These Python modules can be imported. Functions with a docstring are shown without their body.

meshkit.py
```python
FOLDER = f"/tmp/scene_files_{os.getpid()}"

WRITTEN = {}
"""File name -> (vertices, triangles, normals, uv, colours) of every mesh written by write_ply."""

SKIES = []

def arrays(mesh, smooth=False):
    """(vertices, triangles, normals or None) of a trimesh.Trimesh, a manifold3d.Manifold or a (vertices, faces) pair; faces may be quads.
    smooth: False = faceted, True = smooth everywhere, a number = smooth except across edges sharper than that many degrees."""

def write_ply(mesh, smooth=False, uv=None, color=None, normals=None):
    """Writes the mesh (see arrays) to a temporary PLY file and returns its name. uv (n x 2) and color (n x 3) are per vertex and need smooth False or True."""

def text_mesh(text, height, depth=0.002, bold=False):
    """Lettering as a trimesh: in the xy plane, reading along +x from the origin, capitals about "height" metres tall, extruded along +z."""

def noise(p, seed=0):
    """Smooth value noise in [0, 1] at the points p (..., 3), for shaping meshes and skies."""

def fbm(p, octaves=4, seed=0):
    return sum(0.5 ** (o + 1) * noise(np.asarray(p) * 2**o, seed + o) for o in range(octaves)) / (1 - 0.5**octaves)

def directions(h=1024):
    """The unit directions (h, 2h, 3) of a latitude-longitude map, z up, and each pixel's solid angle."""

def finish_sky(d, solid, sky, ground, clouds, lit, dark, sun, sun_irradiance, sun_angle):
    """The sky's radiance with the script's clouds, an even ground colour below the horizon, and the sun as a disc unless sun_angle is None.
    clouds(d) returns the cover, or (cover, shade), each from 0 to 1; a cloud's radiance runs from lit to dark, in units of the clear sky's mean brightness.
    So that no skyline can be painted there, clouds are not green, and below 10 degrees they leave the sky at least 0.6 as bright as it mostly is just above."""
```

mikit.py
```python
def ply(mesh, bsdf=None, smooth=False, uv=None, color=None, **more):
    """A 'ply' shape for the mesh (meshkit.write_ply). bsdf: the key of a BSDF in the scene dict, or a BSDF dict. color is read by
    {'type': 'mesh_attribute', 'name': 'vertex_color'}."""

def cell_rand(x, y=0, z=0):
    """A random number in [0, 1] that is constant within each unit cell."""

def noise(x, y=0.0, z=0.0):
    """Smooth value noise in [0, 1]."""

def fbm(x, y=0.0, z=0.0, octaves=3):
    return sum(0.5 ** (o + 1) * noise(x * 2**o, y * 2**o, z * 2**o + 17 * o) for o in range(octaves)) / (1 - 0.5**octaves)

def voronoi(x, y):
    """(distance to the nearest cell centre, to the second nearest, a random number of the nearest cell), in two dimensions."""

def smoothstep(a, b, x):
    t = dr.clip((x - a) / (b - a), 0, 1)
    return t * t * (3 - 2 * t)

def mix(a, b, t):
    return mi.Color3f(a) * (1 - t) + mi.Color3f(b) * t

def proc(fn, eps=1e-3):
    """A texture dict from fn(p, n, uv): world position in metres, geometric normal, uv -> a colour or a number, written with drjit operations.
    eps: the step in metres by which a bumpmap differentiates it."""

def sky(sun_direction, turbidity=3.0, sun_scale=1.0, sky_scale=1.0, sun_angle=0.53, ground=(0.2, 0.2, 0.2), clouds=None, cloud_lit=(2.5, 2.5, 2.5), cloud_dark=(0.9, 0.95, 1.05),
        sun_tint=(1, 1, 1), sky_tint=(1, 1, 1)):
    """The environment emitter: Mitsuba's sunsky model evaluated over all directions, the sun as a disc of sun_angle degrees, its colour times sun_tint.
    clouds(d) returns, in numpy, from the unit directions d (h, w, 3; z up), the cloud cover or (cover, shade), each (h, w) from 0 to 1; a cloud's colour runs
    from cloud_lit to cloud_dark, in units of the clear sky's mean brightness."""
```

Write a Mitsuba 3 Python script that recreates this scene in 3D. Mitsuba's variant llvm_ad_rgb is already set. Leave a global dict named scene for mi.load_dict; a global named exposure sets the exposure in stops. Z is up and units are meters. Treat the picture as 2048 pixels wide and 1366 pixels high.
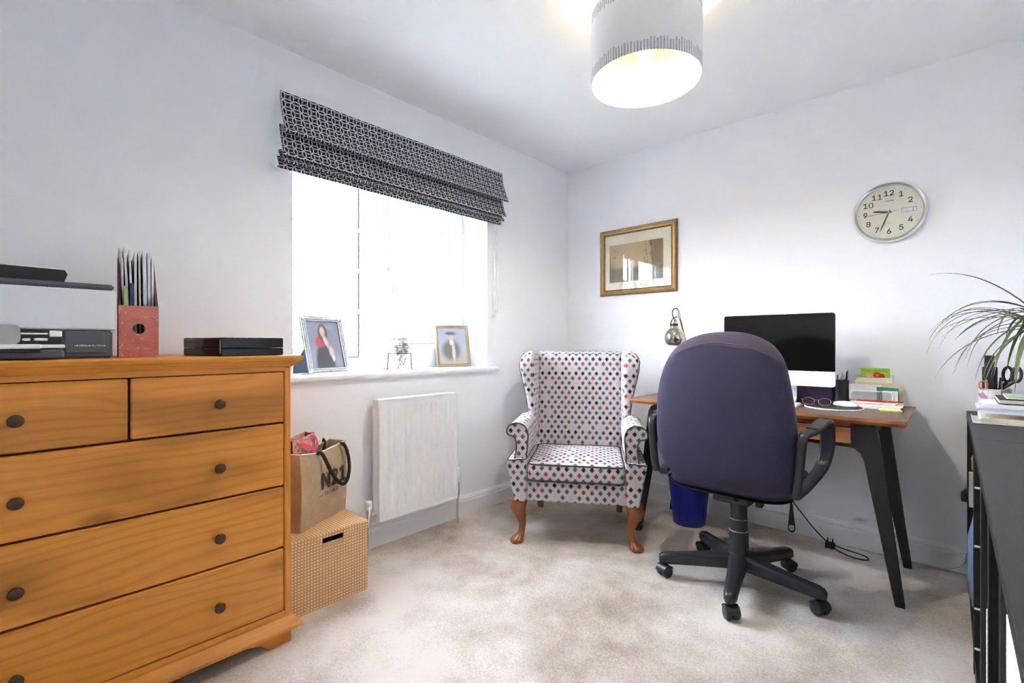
import math, random
import numpy as np
import trimesh
import shapely
from shapely.geometry import Polygon, Point, box as sbox
from shapely import affinity
import drjit as dr
import mitsuba as mi
import mikit, meshkit
from mikit import noise, fbm, smoothstep, mix, cell_rand, voronoi, proc

random.seed(7)
RNG = np.random.default_rng(7)
T = mi.ScalarTransform4f
PI = math.pi
scene, labels = {}, {}

# ------------------------------------------------------------------ camera, sky, exposure
# world: x along the window wall towards the corner, y from the camera towards the window wall, z up, metres
CAM_H, YAW = 1.064, math.radians(42.9)
scene['camera'] = {'type': 'perspective', 'fov': math.degrees(2 * math.atan(1024 / 946.0)), 'fov_axis': 'x', 'near_clip': 0.02, 'far_clip': 400.0,
                   'principal_point_offset_y': -3.0 / 1366,
                   'to_world': T().look_at(origin=[0, 0, CAM_H], target=[math.cos(YAW), math.sin(YAW), CAM_H], up=[0, 0, 1])}
exposure = 4.94
SKY = 25.0          # overcast sky brightness
BULB = 27.0       # radiance of the frosted lamp bulb


def cloud(d):
    a = meshkit.fbm(d * 3.0, 4)
    return np.clip(0.93 + 0.0 * a, 0, 1), np.clip((a - 0.35) * 0.5, 0, 0.35)


scene['sky'] = mikit.sky((-0.35, -0.75, 0.6), turbidity=4.0, sun_scale=0.0, sky_scale=SKY * 0.04, ground=(0.25, 0.25, 0.22), clouds=cloud,
                         cloud_lit=(15.2, 17.0, 20.0), cloud_dark=(11.1, 12.6, 15.2))


# ------------------------------------------------------------------ helpers
def num(key):
    if key not in scene and key not in labels and not any(k.startswith(key + '__') for k in scene):
        return key
    i = 1
    while True:
        k = f'{key}_{i:03d}'
        if k not in scene and k not in labels and not any(q.startswith(k + '__') for q in scene):
            return k
        i += 1


def tag(key, label=None, cat=None, group=None, kind=None):
    d = {}
    if label: d['label'] = label
    if cat: d['category'] = cat
    if group: d['group'] = group
    if kind: d['kind'] = kind
    if d: labels[key] = {**labels.get(key, {}), **d}
    return key


def thing(name, label, cat, group=None):
    return tag(num(name), label, cat, group)


def obj(name, mesh, mat, parent=None, label=None, smooth=30, cat=None, group=None, kind=None, uv=None, color=None, M=None, **more):
    key = num(parent + '__' + name if parent else name)
    if isinstance(mesh, (list,)):
        mesh = trimesh.util.concatenate(mesh)
    if M is not None:
        mesh = mesh.copy(); mesh.apply_transform(M)
    if uv is not None and smooth not in (True, False):
        smooth = False
    scene[key] = mikit.ply(mesh, mat, smooth=smooth, uv=uv, color=color, **more)
    tag(key, label, cat, group, kind)
    return key


def struct(name, mesh, mat, parent=None, smooth=30, label=None):
    return obj(name, mesh, mat, parent, smooth=smooth, kind=None if parent else 'structure', label=label)


def hull(pts):
    return trimesh.convex.convex_hull(np.asarray(pts, float))


def bx(x0, x1, y0, y1, z0, z1, r=0.003):
    x0, x1 = min(x0, x1), max(x0, x1); y0, y1 = min(y0, y1), max(y0, y1); z0, z1 = min(z0, z1), max(z0, z1)
    r = min(r, 0.45 * min(x1 - x0, y1 - y0, z1 - z0))
    if r <= 0:
        return trimesh.creation.box(bounds=[[x0, y0, z0], [x1, y1, z1]])
    P = []
    for x, sx in ((x0, 1), (x1, -1)):
        for y, sy in ((y0, 1), (y1, -1)):
            for z, sz in ((z0, 1), (z1, -1)):
                P += [(x, y + sy * r, z + sz * r), (x + sx * r, y, z + sz * r), (x + sx * r, y + sy * r, z)]
    return hull(P)


def rbox(x0, x1, y0, y1, z0, z1, r=0.02, n=4):
    """A box with round edges."""
    r = min(r, 0.49 * min(x1 - x0, y1 - y0, z1 - z0))
    S = trimesh.creation.uv_sphere(r, count=[2 * n, 4 * n]).vertices
    P = np.vstack([S + [a, b, c] for a in (x0 + r, x1 - r) for b in (y0 + r, y1 - r) for c in (z0 + r, z1 - r)])
    return hull(P)


def frame_m(o, ex, ey, ez=None):
    ex, ey = np.asarray(ex, float), np.asarray(ey, float)
    ez = np.cross(ex, ey) if ez is None else np.asarray(ez, float)
    M = np.eye(4); M[:3, 0], M[:3, 1], M[:3, 2], M[:3, 3] = ex, ey, ez, o
    return M


def move(x, y, z=0, rz=0):
    c, s = math.cos(rz), math.sin(rz)
    M = np.eye(4); M[:2, :2] = [[c, -s], [s, c]]; M[:3, 3] = x, y, z
    return M


def tf(mesh, M):
    m = mesh.copy(); m.apply_transform(M); return m


def sweep(pts, r, n=8, closed=False, flat=None):
    """A round tube along points; r a number or one per point; flat=(w, t): a flat band, with w along a reference axis 'flat[2]'."""
    p = np.asarray(pts, float)
    k = len(p)
    rr = np.broadcast_to(r, (k,)) if flat is None else None
    if closed:
        t = np.roll(p, -1, 0) - np.roll(p, 1, 0)
    else:
        t = np.gradient(p, axis=0)
    t /= np.linalg.norm(t, axis=1, keepdims=True) + 1e-12
    a = np.cross(t[0], [0, 0, 1.0] if abs(t[0][2]) < 0.9 else [1.0, 0, 0]); a /= np.linalg.norm(a)
    A = []
    for i in range(k):
        if flat is not None:
            ref = np.asarray(flat[2], float); a = ref - t[i] * (ref @ t[i]); a = a / np.linalg.norm(a)
        else:
            a = a - t[i] * (a @ t[i]); a = a / np.linalg.norm(a)
        A.append(a)
    A = np.array(A); B = np.cross(t, A)
    if flat is not None:
        w, th = flat[0] / 2, flat[1] / 2
        sec = [(w, th), (-w, th), (-w, -th), (w, -th)]
        rings = [np.array([p[i] + A[i] * u + B[i] * v for u, v in sec]) for i in range(k)]
    else:
        ang = np.arange(n) * 2 * PI / n
        rings = [p[i] + rr[i] * (np.cos(ang)[:, None] * A[i] + np.sin(ang)[:, None] * B[i]) for i in range(k)]
    return loft(rings, closed)


def loft(rings, closed=False, caps=True):
    R = np.array(rings, float)
    k, n = R.shape[:2]
    V = R.reshape(-1, 3); F = []
    for i in range(k if closed else k - 1):
        j = (i + 1) % k
        for m in range(n):
            q = (m + 1) % n
            F += [(i * n + m, i * n + q, j * n + q), (i * n + m, j * n + q, j * n + m)]
    if not closed and caps:
        V = np.vstack([V, R[0].mean(0), R[-1].mean(0)])
        a, b = k * n, k * n + 1
        for m in range(n):
            q = (m + 1) % n
            F += [(a, q, m), (b, (k - 1) * n + m, (k - 1) * n + q)]
    me = trimesh.Trimesh(V, np.array(F), process=False)
    if (not closed and caps or closed) and me.volume < 0:
        me.invert()
    return me


def rev(prof, n=32, center=(0, 0, 0)):
    """Solid or shell of revolution about z from (r, z) points."""
    prof = np.array(prof, float)
    ang = np.arange(n) * 2 * PI / n
    rings = [np.stack([np.maximum(r, 1e-5) * np.cos(ang), np.maximum(r, 1e-5) * np.sin(ang), np.full(n, z)], 1) + np.array(center) for r, z in prof]
    return loft(rings)


def cyl(p0, p1, r0, r1=None, n=16):
    return sweep([p0, p1], [r0, r0 if r1 is None else r1], n)


def ext(poly, d, M=None):
    """A polygon in (u, v) extruded by d along w."""
    if not hasattr(poly, 'exterior') and not hasattr(poly, 'geoms'):
        poly = Polygon(poly)
    gs = getattr(poly, 'geoms', [poly])
    m = trimesh.util.concatenate([trimesh.creation.extrude_polygon(g, d, engine='earcut') for g in gs])
    if M is not None:
        m.apply_transform(M)
        if np.linalg.det(M[:3, :3]) < 0: m.invert()
    return m


XZ = lambda y: frame_m((0, y, 0), (1, 0, 0), (0, 0, 1), (0, 1, 0))    # (u, v, w) -> (x, z, +y)
YZ = lambda x: frame_m((x, 0, 0), (0, 1, 0), (0, 0, 1), (1, 0, 0))    # (u, v, w) -> (y, z, +x)


def rrect(x0, x1, y0, y1, r, n=6):
    return sbox(x0 + r, y0 + r, x1 - r, y1 - r).buffer(r, quad_segs=n)


def spline(pts, k=8):
    from scipy.interpolate import CubicSpline
    p = np.asarray(pts, float)
    return CubicSpline(np.arange(len(p)), p)(np.linspace(0, len(p) - 1, (len(p) - 1) * k + 1))


def mat(name, d):
    scene[name] = d
    return name


def rgb(*c):
    return {'type': 'rgb', 'value': list(c)}


def srgb(r, g, b):
    f = lambda v: (v / 255 / 12.92 if v / 255 <= 0.04045 else ((v / 255 + 0.055) / 1.055) ** 2.4)
    return (f(r), f(g), f(b))


def prin(name, color, rough=0.5, metallic=0.0, spec=0.5, **kw):
    c = color if isinstance(color, dict) else rgb(*color)
    return mat(name, {'type': 'twosided', 'bsdf': {'type': 'principled', 'base_color': c, 'roughness': rough, 'metallic': metallic, 'specular': spec, **kw}})


def diff(name, color):
    c = color if isinstance(color, dict) else rgb(*color)
    return mat(name, {'type': 'twosided', 'bsdf': {'type': 'diffuse', 'reflectance': c}})


def bump(name, inner, fn, scale, eps=1e-3):
    return mat(name, {'type': 'twosided', 'bsdf': {'type': 'bumpmap', 'arbitrary': proc(fn, eps), 'scale': scale, 'bsdf': inner}})


# ------------------------------------------------------------------ materials
W = (0.845, 0.86, 0.89)
diff('m_wall', W)
diff('m_ceiling', (0.85, 0.86, 0.885))
prin('m_trim', (0.80, 0.81, 0.82), 0.35)
prin('m_upvc', (0.86, 0.87, 0.88), 0.3)
prin('m_radiator', (0.80, 0.805, 0.81), 0.3)
prin('m_chrome', (0.75, 0.75, 0.76), 0.12, 1.0)
prin('m_steel', (0.55, 0.56, 0.58), 0.3, 1.0)
prin('m_black', (0.012, 0.012, 0.013), 0.45)
prin('m_black_gloss', (0.008, 0.008, 0.009), 0.08)
prin('m_screen', (0.004, 0.004, 0.004), 0.10)
prin('m_bookcase', (0.015, 0.015, 0.0155), 0.46, spec=0.4)
prin('m_charcoal', (0.035, 0.037, 0.042), 0.42)
prin('m_white_plastic', (0.80, 0.81, 0.83), 0.35)
prin('m_alu', (0.72, 0.73, 0.75), 0.38, 0.55)
prin('m_paper', (0.78, 0.78, 0.77), 0.7)
prin('m_paper_blue', (0.50, 0.54, 0.66), 0.6)
prin('m_cream', (0.74, 0.68, 0.52), 0.7)
prin('m_bronze', (0.085, 0.058, 0.038), 0.32, 0.75)
prin('m_desk_metal', (0.010, 0.010, 0.011), 0.4)
prin('m_nylon', (0.020, 0.021, 0.025), 0.38)
prin('m_silver', (0.74, 0.73, 0.71), 0.18, 1.0)
prin('m_silver_dark', (0.10, 0.10, 0.105), 0.35, 0.8)
prin('m_nickel', (0.60, 0.55, 0.47), 0.10, 1.0)
prin('m_navy', (0.012, 0.014, 0.028), 0.7)
mat('m_pane', {'type': 'thindielectric', 'int_ior': 1.5})
mat('m_glass', {'type': 'thindielectric', 'int_ior': 1.5})


def carpet(p, n, uv):
    patch = fbm(p.x * 3.1 + 2.0, p.y * 3.1, 0.0, 4)
    patch2 = fbm(p.x * 9.0, p.y * 9.0 + 5.0, 1.0, 3)
    tuft = noise(p.x * 260.0, p.y * 260.0)
    fine = noise(p.x * 700.0, p.y * 700.0, 3.0)
    t = dr.clip(0.66 + 1.35 * (patch - 0.5) + 0.6 * (patch2 - 0.5) + 0.40 * (tuft - 0.5) + 0.25 * (fine - 0.5), 0, 1)
    return mix((0.34, 0.265, 0.185), (0.80, 0.73, 0.665), t)


bump('m_carpet', {'type': 'diffuse', 'reflectance': proc(carpet)}, lambda p, n, uv: noise(p.x * 240.0, p.y * 240.0) + 0.6 * noise(p.x * 560.0, p.y * 560.0, 3.0), 0.0025, 0.0008)


def oak_at(p, u, v, w, off):
    k = fbm(u * 1.3 + off * 3.7, v * 4.5 + off, w * 4.5, 3)
    ring = 0.5 + 0.5 * dr.sin((v * 60.0 + w * 30.0 + k * 15.0) * 3.2)
    ring = dr.power(ring, 3.0)
    fine = noise(u * 14.0, v * 420.0, w * 420.0 + off)
    stain = fbm(u * 2.6 + off, v * 7.0, w * 7.0 + 9.0, 2)
    knot = dr.sqrt(dr.square((u - 0.18) * 2.2) + dr.square((v - 0.575) * 4.5))
    t = 0.26 * ring + 0.30 * fine + 0.16 * k
    c = mix((0.72, 0.285, 0.042), (0.38, 0.130, 0.015), t)
    c = mix(c, (0.20, 0.075, 0.012), 0.55 * smoothstep(0.52, 0.80, stain) + 0.6 * smoothstep(0.16, 0.02, knot) * dr.select(off == 11.0, 1.0, 0.0))
    return c


def oak_drawer(p, n, uv):
    off = dr.select(p.z > 0.781, dr.select(p.x > 0.247, 3.0, 7.0), dr.select(p.z > 0.558, 11.0, dr.select(p.z > 0.340, 15.0, 21.0)))
    return oak_at(p, p.x, p.z, p.y, off)


OAK = {'type': 'principled', 'roughness': 0.36, 'specular': 0.45, 'clearcoat': 0.12, 'clearcoat_gloss': 0.7}
mat('m_oak', {'type': 'twosided', 'bsdf': {**OAK, 'base_color': proc(oak_drawer)}})
mat('m_oak_frame', {'type': 'twosided', 'bsdf': {**OAK, 'base_color': proc(lambda p, n, uv: oak_at(p, p.x, p.y * 0.6 + 3.0, p.z, 31.0))}})
mat('m_oak_upright', {'type': 'twosided', 'bsdf': {**OAK, 'base_color': proc(lambda p, n, uv: oak_at(p, p.z, p.x + 2.0, p.y, 41.0))}})


def desk_top(p, n, uv):
    k = fbm(p.y * 1.6, p.x * 7.0, 0.0, 3)
    ring = dr.power(0.5 + 0.5 * dr.sin(p.x * 120.0 + k * 30.0), 2.0)
    c = mix((0.150, 0.080, 0.048), (0.075, 0.040, 0.025), 0.6 * ring + 0.4 * noise(p.y * 12.0, p.x * 500.0))
    return dr.select(dr.abs(n.z) > 0.7, c, mix((0.44, 0.165, 0.048), (0.30, 0.095, 0.026), ring))


mat('m_desk', {'type': 'twosided', 'bsdf': {'type': 'principled', 'base_color': proc(desk_top), 'roughness': 0.34, 'specular': 0.5}})
mat('m_mahogany', {'type': 'twosided', 'bsdf': {'type': 'principled', 'roughness': 0.28, 'specular': 0.5,
    'base_color': proc(lambda p, n, uv: mix((0.34, 0.115, 0.030), (0.19, 0.055, 0.014), fbm(p.x * 40.0, p.y * 40.0, p.z * 9.0, 3)))}})
prin('m_drawer_wood', proc(lambda p, n, uv: mix((0.40, 0.155, 0.055), (0.25, 0.085, 0.028), fbm(p.y * 4.0, p.z * 90.0, 0.0, 3))), 0.4)

# ------------------------------------------------------------------ setting
XD, YW, XL, YF, HC = 3.029, 2.217, -0.78, -0.44, 2.400
WT = 0.30
WX0, WX1, WZ0, WZ1 = 0.905, 2.147, 0.880, 2.10

YA, XA = -1.15, 0.56       # the room runs on behind the camera into a door recess
room = sbox(XL, YA, XA, YW).union(sbox(XL, YF, XD, YW))
struct('floor', ext(room, 0.05, move(0, 0, -0.05)), 'm_carpet', smooth=False)
struct('ceiling', trimesh.creation.box(bounds=[[XL - 0.1, YA - 0.1, HC], [XD + 0.1, YW + WT, HC + 0.1]]), 'm_ceiling', smooth=False)
wb = sbox(XL, -0.05, XD + 0.1, HC).difference(sbox(WX0, WZ0, WX1, WZ1))
struct('wall_back', ext(wb, WT, XZ(YW)), 'm_wall', smooth=False)
struct('wall_right', trimesh.creation.box(bounds=[[XD, YF - 0.1, -0.05], [XD + 0.1, YW, HC]]), 'm_wall', smooth=False)
struct('wall_left', trimesh.creation.box(bounds=[[XL - 0.1, YA - 0.1, -0.05], [XL, YW + WT, HC]]), 'm_wall', smooth=False)
wfp = Polygon([(XD, YF), (XA, YF), (XA, YA), (XL, YA), (XL, YA - 0.1), (XA + 0.1, YA - 0.1), (XA + 0.1, YF - 0.1), (XD, YF - 0.1)])
struct('wall_front', ext(wfp, HC + 0.05, move(0, 0, -0.05)), 'm_wall', smooth=False)
# skirting with a grooved ogee top
SK = [(0, 0), (0.015, 0), (0.015, 0.085), (0.012, 0.089), (0.012, 0.092), (0.0145, 0.095), (0.013, 0.104), (0.008, 0.113), (0.006, 0.118), (0, 0.118)]
sk = Polygon(SK)
struct('baseboard_back', ext(sk, XD - XL, frame_m((XL, YW, 0), (0, -1, 0), (0, 0, 1), (1, 0, 0))), 'm_trim', smooth=False)
struct('baseboard_right', ext(sk, YW - YF - 0.016, frame_m((XD, YF, 0), (-1, 0, 0), (0, 0, 1), (0, 1, 0))), 'm_trim', smooth=False)

# window sill board
sill = Polygon([(2.186, 0.886), (2.183, 0.889), (2.182, 0.897), (2.184, 0.905), (2.189, 0.909), (2.50, 0.909), (2.50, 0.880), (2.189, 0.880)])
s1 = ext(sill, WX1 - WX0 - 0.002, frame_m((WX0 + 0.001, 0, 0), (0, 1, 0), (0, 0, 1), (1, 0, 0)))
horn = sill.intersection(sbox(2.0, 0.8, YW, 1.0))
s2 = ext(horn, WX1 - WX0 + 0.16, frame_m((WX0 - 0.08, 0, 0), (0, 1, 0), (0, 0, 1), (1, 0, 0)))
struct('trim_1', [s1, s2], 'm_trim', smooth=20)

# window: fixed light on the left, opening sash on the right, horizontal glazing bars
GY = 2.478
w1 = 'window_1'
tag(w1, kind='structure')
frame_poly = sbox(WX0, 0.909, WX1, WZ1).difference(sbox(0.975, 0.965, 1.402, 2.04)).difference(sbox(1.478, 0.965, 2.075, 2.04))
obj('frame', ext(frame_poly, 0.065, XZ(2.455)), 'm_upvc', w1, smooth=False)
bead = sbox(0.975, 0.965, 1.402, 2.04).difference(sbox(0.990, 0.980, 1.387, 2.025))
obj('glazing_bead', ext(bead, 0.02, XZ(2.461)), 'm_upvc', w1, smooth=False)
sash = sbox(1.470, 0.957, 2.083, 2.048).difference(rrect(1.560, 1.993, 1.045, 1.96, 0.003))
sash2 = sbox(1.552, 1.037, 2.001, 1.968).difference(sbox(1.571, 1.056, 1.982, 1.949))
sk_ = obj('sash', [ext(sash, 0.03, XZ(2.435)), ext(sash2, 0.02, XZ(2.452))], 'm_upvc', w1, smooth=False)
prin('m_spacer', (0.07, 0.075, 0.085), 0.5)
spacers = sbox(0.988, 0.978, 1.389, 2.027).difference(sbox(0.998, 0.988, 1.379, 2.017))
obj('glass_spacer', ext(spacers, 0.016, XZ(2.482)), 'm_spacer', w1, smooth=False)
spacers = sbox(1.569, 1.054, 1.984, 1.951).difference(sbox(1.579, 1.064, 1.974, 1.941))
obj('glass_spacer', ext(spacers, 0.016, XZ(2.482)), 'm_spacer', w1, smooth=False)
for x0, x1, z0, z1 in ((0.98, 1.397, 0.97, 2.035), (1.561, 1.992, 1.046, 1.959)):
    obj('pane', trimesh.Trimesh([[x0, 2.500, z0], [x1, 2.500, z0], [x1, 2.500, z1], [x0, 2.500, z1]], [[0, 1, 2], [0, 2, 3]], process=False), 'm_pane', w1, smooth=False)
for x0, x1 in ((0.99, 1.387), (1.571, 1.982)):
    for z in (1.243, 1.474, 1.703):
        obj('glazing_bar', bx(x0, x1, 2.470, 2.492, z - 0.011, z + 0.011, 0.003), 'm_upvc', w1)
for hz in (1.16, 1.95):
    obj('hinge', bx(1.972, 2.086, 2.429, 2.436, hz - 0.008, hz + 0.008, 0.001), 'm_upvc', w1)
hd = obj('handle', [rbox(1.527, 1.551, 2.421, 2.437, 1.44, 1.52, 0.006), cyl((1.539, 2.43, 1.475), (1.545, 2.395, 1.475), 0.010, 0.011),
                    sweep(spline([(1.545, 2.396, 1.482), (1.549, 2.390, 1.455), (1.551, 2.392, 1.40), (1.548, 2.398, 1.355)]), np.linspace(0.0105, 0.006, 25), 10)], 'm_alu', w1)


# ------------------------------------------------------------------ outside: garden, trees, neighbour
prin('m_lawn', proc(lambda p, n, uv: mix((0.20, 0.22, 0.17), (0.27, 0.29, 0.23), fbm(p.x * 1.5, p.y * 1.5, 0.0, 3))), 0.9)
struct('ground', trimesh.creation.box(bounds=[[-60, 2.7, -2.9], [60, 90, -2.8]]), 'm_lawn', smooth=False)
prin('m_brick', proc(lambda p, n, uv: mix((0.36, 0.20, 0.14), (0.46, 0.28, 0.20), noise(p.x * 4.0, p.y * 4.0, p.z * 13.0))), 0.9)
diff('m_tile_a', (0.20, 0.20, 0.23)); diff('m_tile_b', (0.26, 0.26, 0.29))
hs = thing('house', 'neighbouring brick house with grey tiled roof beyond the window, seen in the picture glass', 'house')
HX0, HX1, HY0, HY1 = -15.0, -4.5, 8.0, 14.5
obj('wall', trimesh.creation.box(bounds=[[HX0, HY0, -2.8], [HX1, HY1, 0.55]]), 'm_brick', hs, smooth=False)
rp = Polygon([(HY0 - 0.4, 0.35), (HY1 + 0.4, 0.35), ((HY0 + HY1) / 2, 3.55)])
rf = obj('roof', ext(rp, HX1 - HX0 + 0.5, YZ(HX0 - 0.25)), 'm_tile_a', hs, smooth=False)
ny = (HY0 + HY1) / 2 - HY0 + 0.4
for k in range(12):
    a, b = k / 12.0, (k + 1) / 12.0
    y0, y1, z0, z1 = HY0 - 0.4 + ny * a, HY0 - 0.4 + ny * (b + 0.02), 0.35 + 3.2 * a, 0.35 + 3.2 * (b + 0.02)
    obj('tile_course', ext([(y0, z0 + 0.09), (y0 - 0.02, z0 + 0.03), (y1, z1 - 0.02), (y1, z1 + 0.035)], HX1 - HX0 + 0.6, YZ(HX0 - 0.3)), 'm_tile_b' if k % 2 else 'm_tile_a', rf, smooth=False)
for wx in (-13.0, -10.5, -8.0):
    wk = obj('window', bx(wx, wx + 1.2, HY0 - 0.06, HY0 + 0.02, -1.0, 0.1, 0.01), 'm_upvc', hs)
    obj('pane', bx(wx + 0.1, wx + 1.1, HY0 - 0.065, HY0 - 0.055, -0.9, 0.0, 0.0), 'm_black_gloss', wk, smooth=False)
mat('m_leaf_out', {'type': 'twosided', 'bsdf': {'type': 'diffuse', 'reflectance': rgb(0.10, 0.20, 0.07)}})
diff('m_bark', (0.12, 0.09, 0.06))


def tree(x, y, h, r, label, seed):
    rg = np.random.default_rng(seed)
    t = thing('tree', label, 'tree', None)
    obj('trunk', sweep([(x, y, -2.8), (x + 0.1, y, -2.8 + h * 0.4), (x, y + 0.1, -2.8 + h * 0.8)], [0.16, 0.11, 0.04], 8), 'm_bark', t)
    n = 2600
    d = rg.normal(size=(n, 3)); d /= np.linalg.norm(d, axis=1, keepdims=True)
    c = np.array([x, y, -2.8 + h - r * 1.1]) + d * (r * rg.uniform(0.35, 1.0, (n, 1)) ** 0.6) * [1, 1, 1.1] * (0.8 + 0.4 * meshkit.noise(d * 2.0, seed)[:, None])
    u = rg.normal(size=(n, 3)); u /= np.linalg.norm(u, axis=1, keepdims=True)
    v = np.cross(u, rg.normal(size=(n, 3))); v /= np.linalg.norm(v, axis=1, keepdims=True)
    s = rg.uniform(0.07, 0.14, (n, 1))
    V = np.stack([c - u * s, c + v * s * 0.6, c + u * s, c - v * s * 0.6], 1).reshape(-1, 3)
    F = np.arange(n)[:, None] * 4 + np.array([0, 1, 2, 0, 2, 3]); F = F.reshape(-1, 3)
    obj('foliage', trimesh.Trimesh(V, F, process=False), 'm_leaf_out', t, smooth=False)
    labels[t + '__foliage'] = {'kind': 'stuff'}


tree(7.3, 19.0, 4.9, 1.7, 'green tree far outside the window, left behind the silver photo frame', 3)
tree(13.2, 21.5, 4.6, 1.4, 'green tree far outside, beside the middle of the window behind the vase', 4)
tree(10.0, 21.0, 4.3, 1.3, 'smaller green tree outside between the two other trees', 5)

# ------------------------------------------------------------------ roman blind
def blind_fab(p, n, uv):
    a = 0.0386
    x, y = uv.x / a, uv.y / a
    fx, fy = x - dr.floor(x) - 0.5, y - dr.floor(y) - 0.5
    line = mi.Float(0)
    for i in (-1, 0, 1):
        for j in (-1, 0, 1):
            d = dr.sqrt(dr.square(fx - i) + dr.square(fy - j))
            line = dr.maximum(line, 1 - smoothstep(0.040, 0.064, dr.abs(d - 0.7071)))
            line = dr.maximum(line, 0.85 * (1 - smoothstep(0.018, 0.034, dr.abs(d - 0.555)) ) * dr.select((i == 0) & (j == 0), 0.0, 1.0) * 0.0)
    inner = dr.maximum(dr.abs(fx), dr.abs(fy))
    dd = dr.abs(dr.abs(fx + fy) - 0.26)
    line = dr.maximum(line, 0.7 * (1 - smoothstep(0.018, 0.042, dd)) * (1 - smoothstep(0.30, 0.36, inner)))
    return mix((0.016, 0.016, 0.032), (0.60, 0.60, 0.63), line)


prin('m_blind', proc(blind_fab), 0.85, spec=0.2)
bl = thing('roman_blind', 'navy and grey lattice patterned roman blind drawn up above the window', 'blind')
BX0, BX1 = 0.838, 2.240


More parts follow.
